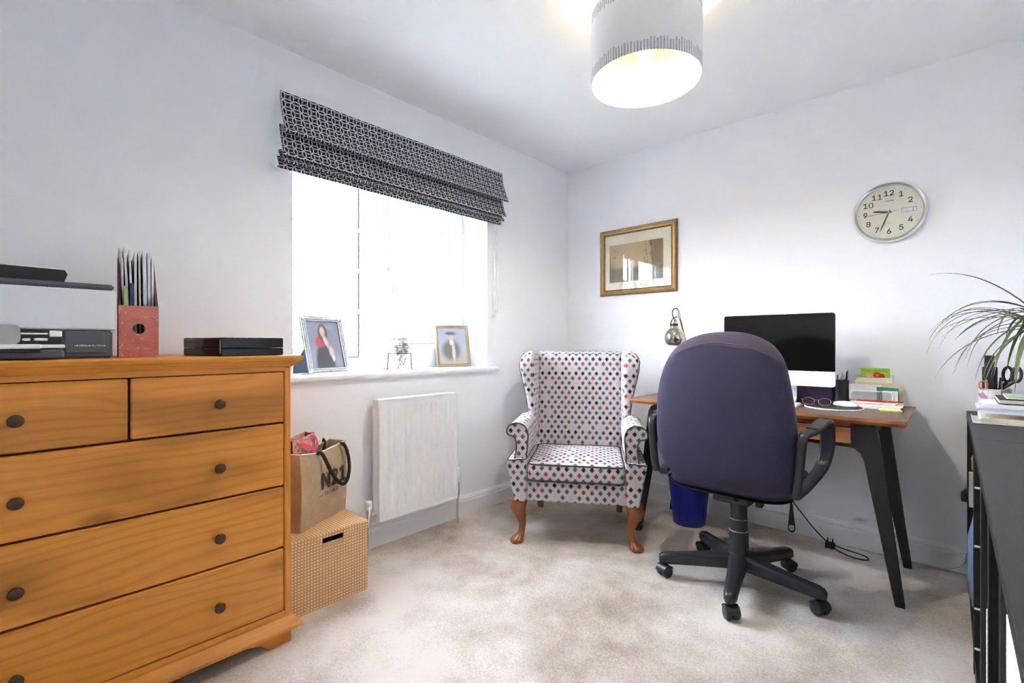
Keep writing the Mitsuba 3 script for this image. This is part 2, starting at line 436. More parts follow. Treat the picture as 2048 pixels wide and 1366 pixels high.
def sheet(prof, x0, x1, arc0, th=0.003, nx=24, wob=0.0015):
    """Fabric following a (y, z) profile, extruded in x, with uv in metres."""
    pr = np.array(prof, float)
    pr = spline(pr, 5) if len(pr) > 2 else np.linspace(pr[0], pr[1], 6)
    s = np.concatenate([[0], np.cumsum(np.linalg.norm(np.diff(pr, axis=0), axis=1))]) + arc0
    t = np.gradient(pr, axis=0); t /= np.linalg.norm(t, axis=1, keepdims=True)
    nn = np.stack([-t[:, 1], t[:, 0]], 1)
    xs = np.linspace(x0, x1, nx)
    V, UV, F = [], [], []
    k = len(pr)
    for side in (0.5, -0.5):
        for i in range(nx):
            w = wob * math.sin(xs[i] * 23 + arc0 * 40) + wob * math.sin(xs[i] * 9 + 2)
            for j in range(k):
                q = pr[j] + nn[j] * th * side
                V.append((xs[i], q[0] + w, q[1])); UV.append((xs[i], s[j]))
    base = nx * k
    for i in range(nx - 1):
        for j in range(k - 1):
            a, b, c, d = i * k + j, (i + 1) * k + j, (i + 1) * k + j + 1, i * k + j + 1
            F += [(a, c, b), (a, d, c), (base + a, base + b, base + c), (base + a, base + c, base + d)]
    def strip(idx):
        for m in range(len(idx) - 1):
            a, b = idx[m], idx[m + 1]
            F.extend([(a, b, base + b), (a, base + b, base + a)])
    strip([j for j in range(k)]); strip([(nx - 1) * k + j for j in range(k)][::-1])
    strip([i * k for i in range(nx)][::-1]); strip([i * k + k - 1 for i in range(nx)])
    return trimesh.Trimesh(V, F, process=False), np.array(UV)


for nm, prof, a0, dx in (('panel', [(2.183, 2.187), (2.170, 2.10), (2.140, 2.02), (2.126, 1.998), (2.134, 1.990), (2.170, 2.03)], 0.0, 0.0),
                         ('fold', [(2.178, 2.035), (2.170, 1.99), (2.144, 1.915), (2.132, 1.897), (2.140, 1.890), (2.172, 1.92)], 0.2, -0.006),
                         ('fold', [(2.178, 1.92), (2.168, 1.90), (2.146, 1.874), (2.141, 1.866), (2.147, 1.861), (2.172, 1.885)], 0.33, -0.012),
                         ('fold', [(2.180, 1.89), (2.170, 1.87), (2.160, 1.850), (2.157, 1.838), (2.160, 1.834), (2.176, 1.845)], 0.42, -0.020)):
    m, uv = sheet(prof, BX0 + dx * 0.8, BX1 + (0.016 if nm == 'panel' else 0.012) + dx * 1.8, a0)
    obj(nm, m, 'm_blind', bl, uv=uv, smooth=False)
obj('head_rail', bx(BX0 + 0.01, BX1 - 0.01, 2.186, YW, 2.15, 2.186, 0.002), 'm_upvc', bl)
chp = [(2.196, 2.192, 2.15), (2.195, 2.192, 1.7), (2.190, 2.192, 1.30), (2.196, 2.192, 1.272), (2.206, 2.192, 1.265), (2.214, 2.192, 1.275), (2.219, 2.192, 1.31), (2.226, 2.192, 1.7), (2.228, 2.192, 2.15)]
prin('m_cord', (0.60, 0.60, 0.60), 0.5)
obj('pull_chain', sweep(spline(chp, 6), 0.0016, 6), 'm_cord', bl, label='thin grey looped pull chain')
prin('m_clip', (0.55, 0.55, 0.56), 0.3)
obj('chain_clip', [cyl((2.192, YW - 0.001, 1.238), (2.192, 2.19, 1.238), 0.005), bx(2.187, 2.197, 2.188, 2.194, 1.228, 1.250, 0.002)], 'm_clip', bl)

# ------------------------------------------------------------------ radiator
rd = thing('radiator', 'white panel radiator with vertical ribs on the wall under the window', 'radiator')
RX0, RX1, RZ0, RZ1, RY0, RY1 = 1.290, 1.806, 0.157, 0.776, 2.110, 2.178
# ribbed front panel as one height field
xs = np.linspace(RX0 + 0.004, RX1 - 0.004, 170); zs = np.concatenate([np.linspace(RZ0 + 0.004, RZ0 + 0.07, 12), np.linspace(RZ0 + 0.075, RZ1 - 0.075, 10), np.linspace(RZ1 - 0.07, RZ1 - 0.004, 12)])
X, Z = np.meshgrid(xs, zs, indexing='ij')
inx = np.clip(np.minimum(X - RX0 - 0.020, RX1 - 0.020 - X) / 0.006, 0, 1); inz = np.clip(np.minimum(Z - RZ0 - 0.042, RZ1 - 0.042 - Z) / 0.016, 0, 1)
pit = (RX1 - RX0 - 0.040) / 14
ph = ((X - RX0 - 0.020) / pit) % 1.0
gro = np.clip((np.abs(ph - 0.5) - 0.30) / 0.08, 0, 1)
lip = np.clip((0.014 - np.minimum(np.minimum(X - RX0, RX1 - X), np.minimum(Z - RZ0, RZ1 - Z))) / 0.004, 0, 1)
Y = RY0 + 0.004 - 0.003 * lip + 0.0075 * gro * inx * inz
n0, n1 = X.shape
V = np.stack([X, Y, Z], -1).reshape(-1, 3)
F = []
for i in range(n0 - 1):
    for j in range(n1 - 1):
        a = i * n1 + j
        F += [(a, a + n1, a + n1 + 1), (a, a + n1 + 1, a + 1)]
obj('front_panel', [trimesh.Trimesh(V, F, process=False)], 'm_radiator', rd, smooth=40)
obj('edge_frame', ext(rrect(RX0, RX1, RZ0, RZ1, 0.006).difference(sbox(RX0 + 0.005, RZ0 + 0.005, RX1 - 0.005, RZ1 - 0.005)), 0.012, XZ(RY0)), 'm_radiator', rd, smooth=20)
obj('side_panel', bx(RX0 + 0.002, RX0 + 0.010, RY0 + 0.008, RY1, RZ0 + 0.02, RZ1 - 0.004, 0.003), 'm_radiator', rd)
obj('side_panel', bx(RX1 - 0.010, RX1 - 0.002, RY0 + 0.008, RY1, RZ0 + 0.02, RZ1 - 0.004, 0.003), 'm_radiator', rd)
obj('back_panel', bx(RX0 + 0.01, RX1 - 0.01, RY1 - 0.012, RY1, RZ0 + 0.01, RZ1 - 0.012, 0.003), 'm_radiator', rd)
tg = [bx(RX0 + 0.004, RX1 - 0.004, RY0 + 0.010, RY1, RZ1 - 0.006, RZ1, 0.002)]
obj('top_grille', tg + [bx(RX0 + 0.03 + k * 0.031, RX0 + 0.05 + k * 0.031, RY0 + 0.022, RY1 - 0.012, RZ1, RZ1 + 0.0015, 0) for k in range(15)], 'm_radiator', rd)
obj('bracket', bx(1.42, 1.45, RY1 - 0.002, YW, 0.25, 0.65, 0.002), 'm_radiator', rd)
obj('bracket', bx(1.66, 1.69, RY1 - 0.002, YW, 0.25, 0.65, 0.002), 'm_radiator', rd)
obj('vent_plug', [cyl((RX0 + 0.002, 2.145, 0.735), (RX0 - 0.008, 2.145, 0.735), 0.011, n=12), cyl((RX0 - 0.007, 2.145, 0.735), (RX0 - 0.014, 2.145, 0.735), 0.005, n=8)], 'm_chrome', rd)
vt = obj('valve', [cyl((RX0 + 0.004, 2.145, 0.195), (1.245, 2.145, 0.195), 0.011, n=14), cyl((1.25, 2.145, 0.165), (1.25, 2.145, 0.225), 0.014, n=14), cyl((1.25, 2.145, 0.17), (1.25, 2.145, 0.0), 0.0075, n=12),
                   cyl((1.275, 2.145, 0.195), (1.262, 2.145, 0.195), 0.017, n=6)], 'm_chrome', rd, label='chrome radiator valve')
obj('valve_cap', rev([(0, 0.225), (0.019, 0.225), (0.020, 0.262), (0.017, 0.268), (0, 0.268)], 18, (1.25, 2.145, 0)), 'm_white_plastic', vt)
vt = obj('valve', [cyl((RX1 - 0.004, 2.145, 0.200), (1.835, 2.145, 0.200), 0.011, n=14), cyl((1.832, 2.145, 0.16), (1.832, 2.145, 0.245), 0.013, n=14), cyl((1.832, 2.145, 0.17), (1.832, 2.145, 0.0), 0.0075, n=12)], 'm_chrome', rd, label='chrome valve with white thermostat head')
obj('thermostat_head', rev([(0, 0.243), (0.017, 0.243), (0.023, 0.256), (0.022, 0.315), (0.016, 0.325), (0, 0.325)], 20, (1.832, 2.145, 0)), 'm_white_plastic', vt)

# ------------------------------------------------------------------ chest of drawers
ch = thing('chest_of_drawers', 'oak chest of drawers with dark round knobs, two short over three long drawers', 'chest of drawers')
CX0, CX1, CY0, CY1 = -0.207, 0.701, 1.731, 2.200
obj('top', ext([(-0.235, 1.020), (-0.240, 1.014), (-0.236, 1.004), (-0.230, 1.000), (-0.228, 0.995), (-0.216, 0.983), (-0.207, 0.980), (0.701, 0.980), (0.710, 0.983), (0.722, 0.995), (0.724, 1.000), (0.730, 1.004), (0.734, 1.014), (0.729, 1.020)], CY1 - 1.731, XZ(1.731)), 'm_oak_frame', ch)
# front moulding, mitred to the sides
mp = [(0.0, 1.020), (-0.028, 1.020), (-0.033, 1.014), (-0.029, 1.004), (-0.023, 1.000), (-0.021, 0.995), (-0.009, 0.983), (0, 0.980)]
rings = []
for u, z in mp:
    rings.append([(CX0 + u * 1.0, 1.731 + u, z), (CX1 - u * 1.0, 1.731 + u, z)])
R = np.array(rings); V = R.reshape(-1, 3); k = len(mp); F = []
for i in range(k):
    j = (i + 1) % k
    F += [(2 * i, 2 * i + 1, 2 * j + 1), (2 * i, 2 * j + 1, 2 * j)]
F += [(0, 2 * j, 2 * j + 2) for j in range(1, k - 1)] + [(1, 2 * j + 3, 2 * j + 1) for j in range(1, k - 1)]
mm = trimesh.Trimesh(V, F, process=False); mm.fix_normals()
obj('top_moulding', mm, 'm_oak_frame', ch, smooth=20)
obj('carcass', [bx(CX0, CX0 + 0.022, CY0, CY1, 0.05, 0.980, 0.003), bx(CX1 - 0.022, CX1, CY0, CY1, 0.05, 0.980, 0.003), bx(CX0, CX1, CY1 - 0.01, CY1, 0.05, 0.98, 0.001)], 'm_oak_upright', ch)
obj('rail', bx(CX0 + 0.02, CX1 - 0.02, CY0 + 0.001, CY0 + 0.02, 0.964, 0.981, 0.001), 'm_oak_frame', ch)
obj('rail', bx(CX0 + 0.02, CX1 - 0.02, CY0 + 0.002, CY0 + 0.02, 0.085, 0.116, 0.001), 'm_oak_frame', ch)
prin('m_gap', (0.03, 0.012, 0.006), 0.8)
obj('inner_frame', bx(CX0 + 0.02, CX1 - 0.02, CY0 + 0.014, CY0 + 0.03, 0.10, 0.975, 0), 'm_gap', ch, smooth=False)
DR = [(0.2505, CX1 - 0.025, 0.7855, 0.961, [0.473]), (CX0 + 0.025, 0.2435, 0.7855, 0.961, [0.021]), (CX0 + 0.025, CX1 - 0.025, 0.5625, 0.7785, [0.021, 0.473]),
      (CX0 + 0.025, CX1 - 0.025, 0.3445, 0.5555, [0.021, 0.473]), (CX0 + 0.025, CX1 - 0.025, 0.1195, 0.3375, [0.021, 0.473])]
for x0, x1, z0, z1, ks in DR:
    d = obj('drawer', bx(x0, x1, CY0 - 0.001, CY0 + 0.018, z0, z1, 0.003), 'm_oak', ch)
    kz = {0.7855: 0.868, 0.5625: 0.662, 0.3445: 0.437, 0.1195: 0.216}[z0]
    for kx in ks:
        prof = [(0, -0.026), (0.010, -0.0255), (0.0145, -0.023), (0.016, -0.019), (0.0145, -0.0155), (0.009, -0.013), (0.006, -0.009), (0.0065, -0.003), (0.010, 0.0), (0, 0.001)]
        kn = rev([(r, -z) for r, z in prof][::-1], 20)
        obj('knob', kn, 'm_bronze', d, M=frame_m((kx, CY0 - 0.001, kz), (1, 0, 0), (0, 0, 1), (0, -1, 0)))
# plinth moulding, sloping outwards, and bracket feet
pr = [(0, 0.095), (-0.004, 0.095), (-0.030, 0.066), (-0.031, 0.056), (-0.022, 0.052), (0, 0.052)]
R = np.array([[(CX0 + u, CY1, z), (CX0 + u, CY0 + u, z), (CX1 - u, CY0 + u, z), (CX1 - u, CY1, z)] for u, z in pr])
V = R.reshape(-1, 3); k = len(pr); F = []
for i in range(k):
    j = (i + 1) % k
    for s in range(3):
        F += [(4 * i + s, 4 * i + s + 1, 4 * j + s + 1), (4 * i + s, 4 * j + s + 1, 4 * j + s)]
mm = trimesh.Trimesh(V, F, process=False); mm.fix_normals()
obj('plinth', mm, 'm_oak_frame', ch, smooth=20)
foot = [(0, 0), (0, 0.053), (-0.19, 0.053), (-0.165, 0.044), (-0.14, 0.036), (-0.115, 0.030), (-0.10, 0.026), (-0.085, 0.010), (-0.075, 0.0)]
obj('foot', ext([(CX1 + u, z) for u, z in foot], 0.022, XZ(CY0 + 0.001)), 'm_oak_frame', ch, smooth=False)
obj('foot', ext([(CX0 - u, z) for u, z in foot], 0.022, XZ(CY0 + 0.001)), 'm_oak_frame', ch, smooth=False)
obj('foot', bx(CX1 - 0.09, CX1, CY1 - 0.03, CY1, 0, 0.053, 0.002), 'm_oak_frame', ch)
obj('foot', bx(CX0, CX0 + 0.09, CY1 - 0.03, CY1, 0, 0.053, 0.002), 'm_oak_frame', ch)
CT = 1.0205

# ------------------------------------------------------------------ printer on the chest
prin('m_print_white', (0.66, 0.69, 0.73), 0.4)
prin('m_print_dark', (0.075, 0.088, 0.105), 0.4)
prin('m_print_grey', (0.36, 0.36, 0.37), 0.45)
pt = thing('printer', 'white and dark grey inkjet printer with document feeder on the oak chest', 'printer')
PX0, PX1, PY = -0.212, 0.227, 1.800
obj('body', [bx(PX0, 0.219, PY + 0.002, PY + 0.33, CT, 1.100, 0.006)], 'm_print_dark', pt)
obj('front_panel', rbox(0.114, 0.203, PY - 0.004, PY + 0.05, CT + 0.014, 1.099, 0.006), 'm_print_dark', pt)
obj('housing', bx(PX0, PX1, PY, PY + 0.345, 1.101, 1.217, 0.004), 'm_print_white', pt)
obj('lid', [bx(PX0 + 0.004, PX1 - 0.004, PY + 0.004, PY + 0.34, 1.2175, 1.2345, 0.006)], 'm_print_dark', pt)
adf = ext([(-0.19, 1.2355), (0.119, 1.2355), (0.128, 1.262), (0.122, 1.275), (-0.205, 1.280)], 0.22, XZ(PY + 0.08))
obj('document_feeder', adf, 'm_black', pt)
obj('feeder_cover', bx(-0.2, 0.122, PY + 0.12, PY + 0.30, 1.2745, 1.284, 0.004), 'm_print_white', pt)
obj('control_panel', ext(rrect(-0.10, 0.031, 1.060, 1.112, 0.014), 0.008, XZ(PY - 0.010)), 'm_print_grey', pt)
tr = obj('paper_tray', [rbox(-0.16, 0.112, PY - 0.075, PY + 0.01, CT + 0.002, 1.0475, 0.008)], 'm_print_dark', pt)
obj('output_tray', [bx(-0.16, 0.113, PY - 0.070, PY + 0.03, 1.050, 1.060, 0.002), bx(-0.15, 0.068, PY - 0.092, PY - 0.06, 1.049, 1.061, 0.003)], 'm_white_plastic', pt)
obj('tray_extension', bx(-0.15, 0.066, PY - 0.088, PY - 0.06, 1.039, 1.0485, 0.002), 'm_black', pt)
obj('tray_handle', bx(-0.14, -0.005, PY - 0.082, PY - 0.06, CT + 0.003, 1.033, 0.002), 'm_print_grey', pt)
obj('output_slot', bx(-0.15, 0.110, PY - 0.001, PY + 0.006, 1.061, 1.099, 0), 'm_black', pt, smooth=False)
obj('roller_bar', [bx(-0.1, 0.083, PY - 0.006, PY - 0.001, 1.087, 1.091, 0.001), bx(0.034, 0.050, PY - 0.008, PY - 0.001, 1.070, 1.077, 0.002), bx(0.056, 0.083, PY - 0.008, PY - 0.001, 1.070, 1.077, 0.002), bx(0.086, 0.111, PY - 0.004, PY + 0.0, 1.081, 1.098, 0.002)], 'm_white_plastic', pt)
tx = meshkit.text_mesh('HP OfficeJet Pro 9010e', 0.0042, 0.0006, bold=True)
obj('lettering', tx, 'm_white_plastic', pt, smooth=False, M=frame_m((0.136, PY - 0.0042, 1.0545), (1, 0, 0), (0, 0, 1), (0, -1, 0)))

# ------------------------------------------------------------------ magazine file
def redpaint(p, n, uv):
    k = fbm(p.x * 60, p.y * 60, p.z * 60, 4)
    br = noise(p.x * 22, p.y * 22, p.z * 260)
    c = mix((0.42, 0.085, 0.055), (0.60, 0.24, 0.19), dr.clip(0.25 + smoothstep(1.10, 1.17, p.z) * 0.6 * br + 0.55 * (k - 0.45), 0, 1))
    return mix(c, (0.66, 0.30, 0.24), smoothstep(0.66, 0.76, fbm(p.x * 170, p.y * 170, p.z * 170, 2)))


prin('m_redpaint', proc(redpaint), 0.5)
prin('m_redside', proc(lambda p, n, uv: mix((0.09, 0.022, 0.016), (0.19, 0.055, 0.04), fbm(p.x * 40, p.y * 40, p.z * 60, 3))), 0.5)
mf = thing('magazine_file', 'worn red wooden magazine file with a round finger hole on the oak chest', 'magazine file')
MX0, MX1, MY0, MY1, MZ = 0.232, 0.327, 1.80, 2.06, 1.176
MMF = move(MX0, MY0, 0, -0.115) @ move(-MX0, -MY0)
front = sbox(MX0, CT, MX1, MZ).difference(Point(0.2800, 1.107).buffer(0.0150, quad_segs=12))
obj('front_board', ext(front, 0.008, XZ(MY0)), 'm_redpaint', mf, smooth=False, M=MMF)
side = [(MY0 + 0.004, CT), (MY1, CT), (MY1, 1.345), (MY1 - 0.05, 1.345), (MY0 + 0.03, MZ + 0.01), (MY0 + 0.004, MZ)]
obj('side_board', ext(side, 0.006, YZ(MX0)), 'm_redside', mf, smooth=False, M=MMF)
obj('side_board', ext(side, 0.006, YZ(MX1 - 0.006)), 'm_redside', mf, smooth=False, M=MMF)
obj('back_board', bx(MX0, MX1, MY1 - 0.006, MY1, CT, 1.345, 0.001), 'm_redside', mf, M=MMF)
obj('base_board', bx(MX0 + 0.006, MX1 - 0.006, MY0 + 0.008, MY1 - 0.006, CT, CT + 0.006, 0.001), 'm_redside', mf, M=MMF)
for k in range(5):
    obj('finger_joint', bx(MX0 - 0.0005, MX0 + 0.004, MY0 - 0.0006, MY0 + 0.004, CT + 0.075 + k * 0.014, CT + 0.082 + k * 0.014, 0), 'm_redpaint', mf, smooth=False, M=MMF)
mags = [(0.247, 0.0050, 1.352, (0.55, 0.56, 0.62), -0.012, 'grey blue magazine curling left in the red file', 0), (0.256, 0.006, 1.355, (0.62, 0.63, 0.68), -0.010, 'pale grey magazine second from the left in the red file', 1),
        (0.2645, 0.0055, 1.350, (0.66, 0.67, 0.70), -0.006, 'light grey magazine in the middle left of the red file', 2), (0.2735, 0.007, 1.346, (0.64, 0.64, 0.63), 0.0, 'cream white booklet in the middle of the red file', 3),
        (0.285, 0.005, 1.348, (0.60, 0.56, 0.44), -0.003, 'thin brown edged magazine leaning in the red file', 4), (0.298, 0.010, 1.352, (0.70, 0.72, 0.78), -0.003, 'thick white magazine third from the right in the red file', 5),
        (0.3085, 0.008, 1.350, (0.60, 0.64, 0.74), -0.002, 'bluish white magazine second from the right in the red file', 6), (0.318, 0.006, 1.335, (0.72, 0.73, 0.76), -0.001, 'white magazine at the right side of the red file', 7),
        (0.252, 0.010, 1.235, (0.30, 0.42, 0.16), -0.004, 'short green leaflet at the left in the red file', 8), (0.263, 0.009, 1.245, (0.02, 0.03, 0.16), 0.0, 'short dark blue booklet low in the red file', 9)]
for x, t, zt, col, lean, lb, q in mags:
    prin(f'm_mag{q}', col, 0.5)
    fy = MY0 + (0.045 + 0.004 * q if q < 8 else 0.012 + 0.006 * (q - 8))
    pts = []
    for z in np.linspace(CT + 0.0065, zt, 9):
        f = (z - CT) / (zt - CT)
        xx = x + lean * f ** 2.2
        xx = min(max(xx, MX0 + 0.0075 + t / 2), MX1 - 0.0075 - t / 2) if z < 1.345 else xx
        pts.append((xx, z))
    pl = Polygon([(a - t / 2 * 0.92, b) for a, b in pts] + [(a + t / 2 * 0.92, b) for a, b in pts][::-1])
    d = 0.20 if q < 8 else 0.02
    mg = tag(num('magazine'), lb, 'magazine', 'magazines in the red file')
    scene[mg] = mikit.ply(ext(pl, d if q < 8 else 0.022, MMF @ XZ(fy)), f'm_mag{q}', smooth=False)

# ------------------------------------------------------------------ glossy black box
bb = thing('lacquer_box', 'shallow glossy black lacquered box with hinged lid on the oak chest', 'box')
P0, P1, P2 = np.array([0.487, 1.752]), np.array([0.441, 2.025]), np.array([0.704, 1.788])
ex = (P2 - P0) / np.linalg.norm(P2 - P0); ey = np.array([-ex[1], ex[0]])
MB = frame_m((P0[0], P0[1], 0), (ex[0], ex[1], 0), (ey[0], ey[1], 0), (0, 0, 1))
prin('m_lacquer', (0.004, 0.0035, 0.0035), 0.08, spec=0.35)
obj('base', bx(0, 0.213, 0, 0.275, CT, 1.046, 0.002), 'm_lacquer', bb, M=MB)
obj('lid', bx(0, 0.213, 0, 0.275, 1.0468, 1.082, 0.002), 'm_lacquer', bb, M=MB)
obj('hinge', [cyl((-0.001, 0.006, 1.03), (-0.001, 0.006, 1.075), 0.0013, n=8)], 'm_steel', bb, M=MB)
obj('clasp', bx(-0.002, 0.0, 0.13, 0.145, 1.041, 1.052, 0.0004), 'm_black', bb, M=MB)

# ------------------------------------------------------------------ pendant lamp
LX, LY, LZ0, LZ1, LR = 1.634, 0.839, 2.040, 2.290, 0.200
def shade_print(p, n, uv):
    a = dr.atan2(p.y - LY, p.x - LX) / (2 * PI) * 116.0
    cell = dr.floor(a)
    f = a - cell - 0.5
    h = 0.036 + 0.013 * cell_rand(cell, 3.0)
    w = 0.24 + 0.12 * cell_rand(cell, 9.0)
    e = dr.minimum(p.z - LZ0, LZ1 - p.z)
    on = (1 - smoothstep(w - 0.06, w, dr.abs(f))) * (1 - smoothstep(h - 0.004, h, e)) * (0.65 + 0.35 * noise(p.x * 300, p.y * 300, p.z * 300))
    return mix((0.78, 0.785, 0.80), (0.36, 0.375, 0.42), on)


diff('m_shade', proc(shade_print))
diff('m_shade_in', (0.36, 0.25, 0.055))
lp = thing('pendant_lamp', 'lit drum pendant lamp with white shade, grey stripe edges and gold lining on the ceiling', 'lamp')
ang = np.linspace(0, 2 * PI, 97)[:-1]
ring = lambda r, z: np.stack([LX + r * np.cos(ang), LY + r * np.sin(ang), np.full(96, z)], 1)
sh = obj('shade', loft([ring(LR, LZ0), ring(LR, LZ1), ring(LR - 0.0015, LZ1), ring(LR - 0.0015, LZ0)], closed=True), 'm_shade', lp, smooth=40)
obj('lining', loft([ring(LR - 0.002, LZ0 + 0.0005), ring(LR - 0.002, LZ1 - 0.0005), ring(LR - 0.003, LZ1 - 0.0005), ring(LR - 0.003, LZ0 + 0.0005)], closed=True), 'm_shade_in', sh, smooth=40, label='pale gold lining')
obj('cord', cyl((LX, LY, HC - 0.02), (LX, LY, 2.215), 0.0035, n=8), 'm_white_plastic', lp)
obj('ceiling_rose', rev([(0, HC - 0.028), (0.03, HC - 0.028), (0.042, HC - 0.018), (0.046, HC), (0, HC)], 24, (LX, LY, 0)), 'm_white_plastic', lp)
obj('lamp_holder', rev([(0, 2.160), (0.040, 2.160), (0.042, 2.165), (0.024, 2.175), (0.019, 2.20), (0.012, 2.215), (0, 2.215)], 20, (LX, LY, 0)), 'm_white_plastic', lp)
for k in range(3):
    a = k * 2 * PI / 3 + 0.4
    obj('spider_arm', cyl((LX + 0.019 * math.cos(a), LY + 0.019 * math.sin(a), 2.205), (LX + (LR - 0.003) * math.cos(a), LY + (LR - 0.003) * math.sin(a), 2.262), 0.0018, n=6), 'm_white_plastic', lp)
bulb = rev([(0, 2.062), (0.012, 2.064), (0.023, 2.072), (0.029, 2.085), (0.030, 2.097), (0.026, 2.115), (0.018, 2.135), (0.014, 2.159), (0, 2.1595)], 24, (LX, LY, 0))
obj('bulb', bulb, 'm_white_plastic', lp, smooth=40, label='glowing frosted bulb', emitter={'type': 'area', 'radiance': rgb(BULB, BULB * 0.965, BULB * 0.91)})

# ------------------------------------------------------------------ wing armchair
AO = np.array([2.0435, 1.4445]); AX = np.array([0.54001972, -0.84165236]); AY = np.array([0.84165236, 0.54001972])
MA = frame_m((AO[0], AO[1], 0), (AX[0], AX[1], 0), (AY[0], AY[1], 0), (0, 0, 1))


def arm_fab(p, n, uv):
    x, y = p.x - float(AO[0]), p.y - float(AO[1])
    a, b = x * float(AX[0]) + y * float(AX[1]), x * float(AY[0]) + y * float(AY[1])
    na, nb = dr.abs(n.x * float(AX[0]) + n.y * float(AX[1])), dr.abs(n.x * float(AY[0]) + n.y * float(AY[1]))
    top = (dr.abs(n.z) > 0.72)
    sidey = (na > nb + 0.15) & ~top
    u = dr.select(sidey, b, a)
    v = dr.select(top, b + 0.012, p.z)
    pu, pv = 0.0430, 0.0305
    row = dr.floor(v / pv)
    odd = row - 2 * dr.floor(row / 2)
    uu = u / pu + 0.5 * odd + 100.0
    col = dr.floor(uu)
    fu, fv = dr.abs(uu - col - 0.5) * pu, dr.abs(v / pv - row - 0.5) * pv
    # a four pointed lozenge with slightly hollow sides
    d = dr.power(fu / 0.0128, 0.92) + dr.power(fv / 0.0152, 0.92)
    on = 1 - smoothstep(0.93, 1.06, d)
    r3 = row - 3 * dr.floor(row / 3)
    c2 = col - 2 * dr.floor(col / 2)
    h = cell_rand(col, row, 5.0)
    grey, black, red, pink = (mi.Color3f(*c) for c in ((0.085, 0.092, 0.095), (0.030, 0.018, 0.022), (0.33, 0.040, 0.070), (0.52, 0.40, 0.42)))
    c = dr.select(r3 == 0, dr.select(c2 == 0, red, grey), dr.select(r3 == 1, dr.select(h < 0.6, black, grey), dr.select(c2 == 0, grey, dr.select(h < 0.5, pink, grey))))
    tv = row / 2
    base = mi.Color3f(0.50, 0.475, 0.49) * (0.93 + 0.14 * noise(a * 500, b * 500, p.z * 500))
    c = c * (0.85 + 0.3 * noise(a * 700, b * 700, p.z * 700))
    return base * (1 - on) + c * on


mat('m_armfab', {'type': 'twosided', 'bsdf': {'type': 'principled', 'base_color': proc(arm_fab), 'roughness': 0.8, 'specular': 0.2, 'sheen': 0.2}})
prin('m_piping', (0.045, 0.03, 0.033), 0.7)
ac = thing('armchair', 'wing armchair in pale fabric with red, grey and black diamonds on mahogany cabriole legs', 'armchair')


def lerp_tab(tab, z):
    t = np.array(tab, float)
    return np.array([np.interp(z, t[:, 0], t[:, k]) for k in range(1, t.shape[1])])


def rring(a0, a1, b0, b1, r, z, n=5):
    """A rounded rectangle ring at height z (number, or fn(a, b))."""
    r = min(r, 0.49 * (a1 - a0), 0.49 * (b1 - b0))
    out = []
    for (ca, cb, s) in ((a1 - r, b0 + r, -PI / 2), (a1 - r, b1 - r, 0), (a0 + r, b1 - r, PI / 2), (a0 + r, b0 + r, PI)):
        for k in range(n + 1):
            t = s + k * PI / 2 / n
            out.append((ca + r * math.cos(t), cb + r * math.sin(t)))
    return np.array([(a, b, z(a, b) if callable(z) else z) for a, b in out])


obj('seat_frame', rbox(-0.256, 0.256, -0.030, 0.52, 0.232, 0.336, 0.010), 'm_armfab', ac, M=MA)
# seat cushion, crowned
cr = []
for z, ins in ((0.338, 0.022), (0.342, 0.008), (0.352, 0.0), (0.385, -0.003), (0.418, 0.0), (0.429, 0.006)):
    cr.append(rring(-0.249 + ins, 0.249 - ins, -0.046 + ins, 0.475 - ins, 0.03, z))
for f in (0.85, 0.6, 0.3, 0.05):
    cr.append(rring(-0.243 * f, 0.243 * f, 0.21 - 0.25 * f, 0.21 + 0.25 * f, 0.03 * f, 0.431 + 0.022 * (1 - f ** 2)))
cu = obj('seat_cushion', loft(cr), 'm_armfab', ac, M=MA, smooth=50)
for z in (0.429, 0.345):
    e = rring(-0.246, 0.246, -0.044, 0.472, 0.03, z)
    obj('piping', sweep(e, 0.0035, 6, closed=True), 'm_piping', cu, M=MA)
# backrest: leaning, rounded top edge
br = []
for z in list(np.linspace(0.33, 0.95, 10)) + [0.975, 0.992, 1.002, 1.008]:
    f = (z - 0.33) / 0.68
    b0 = 0.470 + 0.105 * f
    b1 = 0.600 + 0.085 * f
    t = max(0.0, (z - 0.955) / 0.053)
    sh_ = 0.045 * (1 - math.sqrt(max(0.0, 1 - t * t)))
    dome = lambda a, b, z=z, t=t: z + (0.014 * t if z > 0.95 else 0) * (1 - (a / 0.27) ** 2)
    br.append(rring(-0.272, 0.272, b0 + sh_, b1 - sh_ * 0.6, 0.035, dome))
obj('backrest', loft(br), 'm_armfab', ac, M=MA, smooth=50)
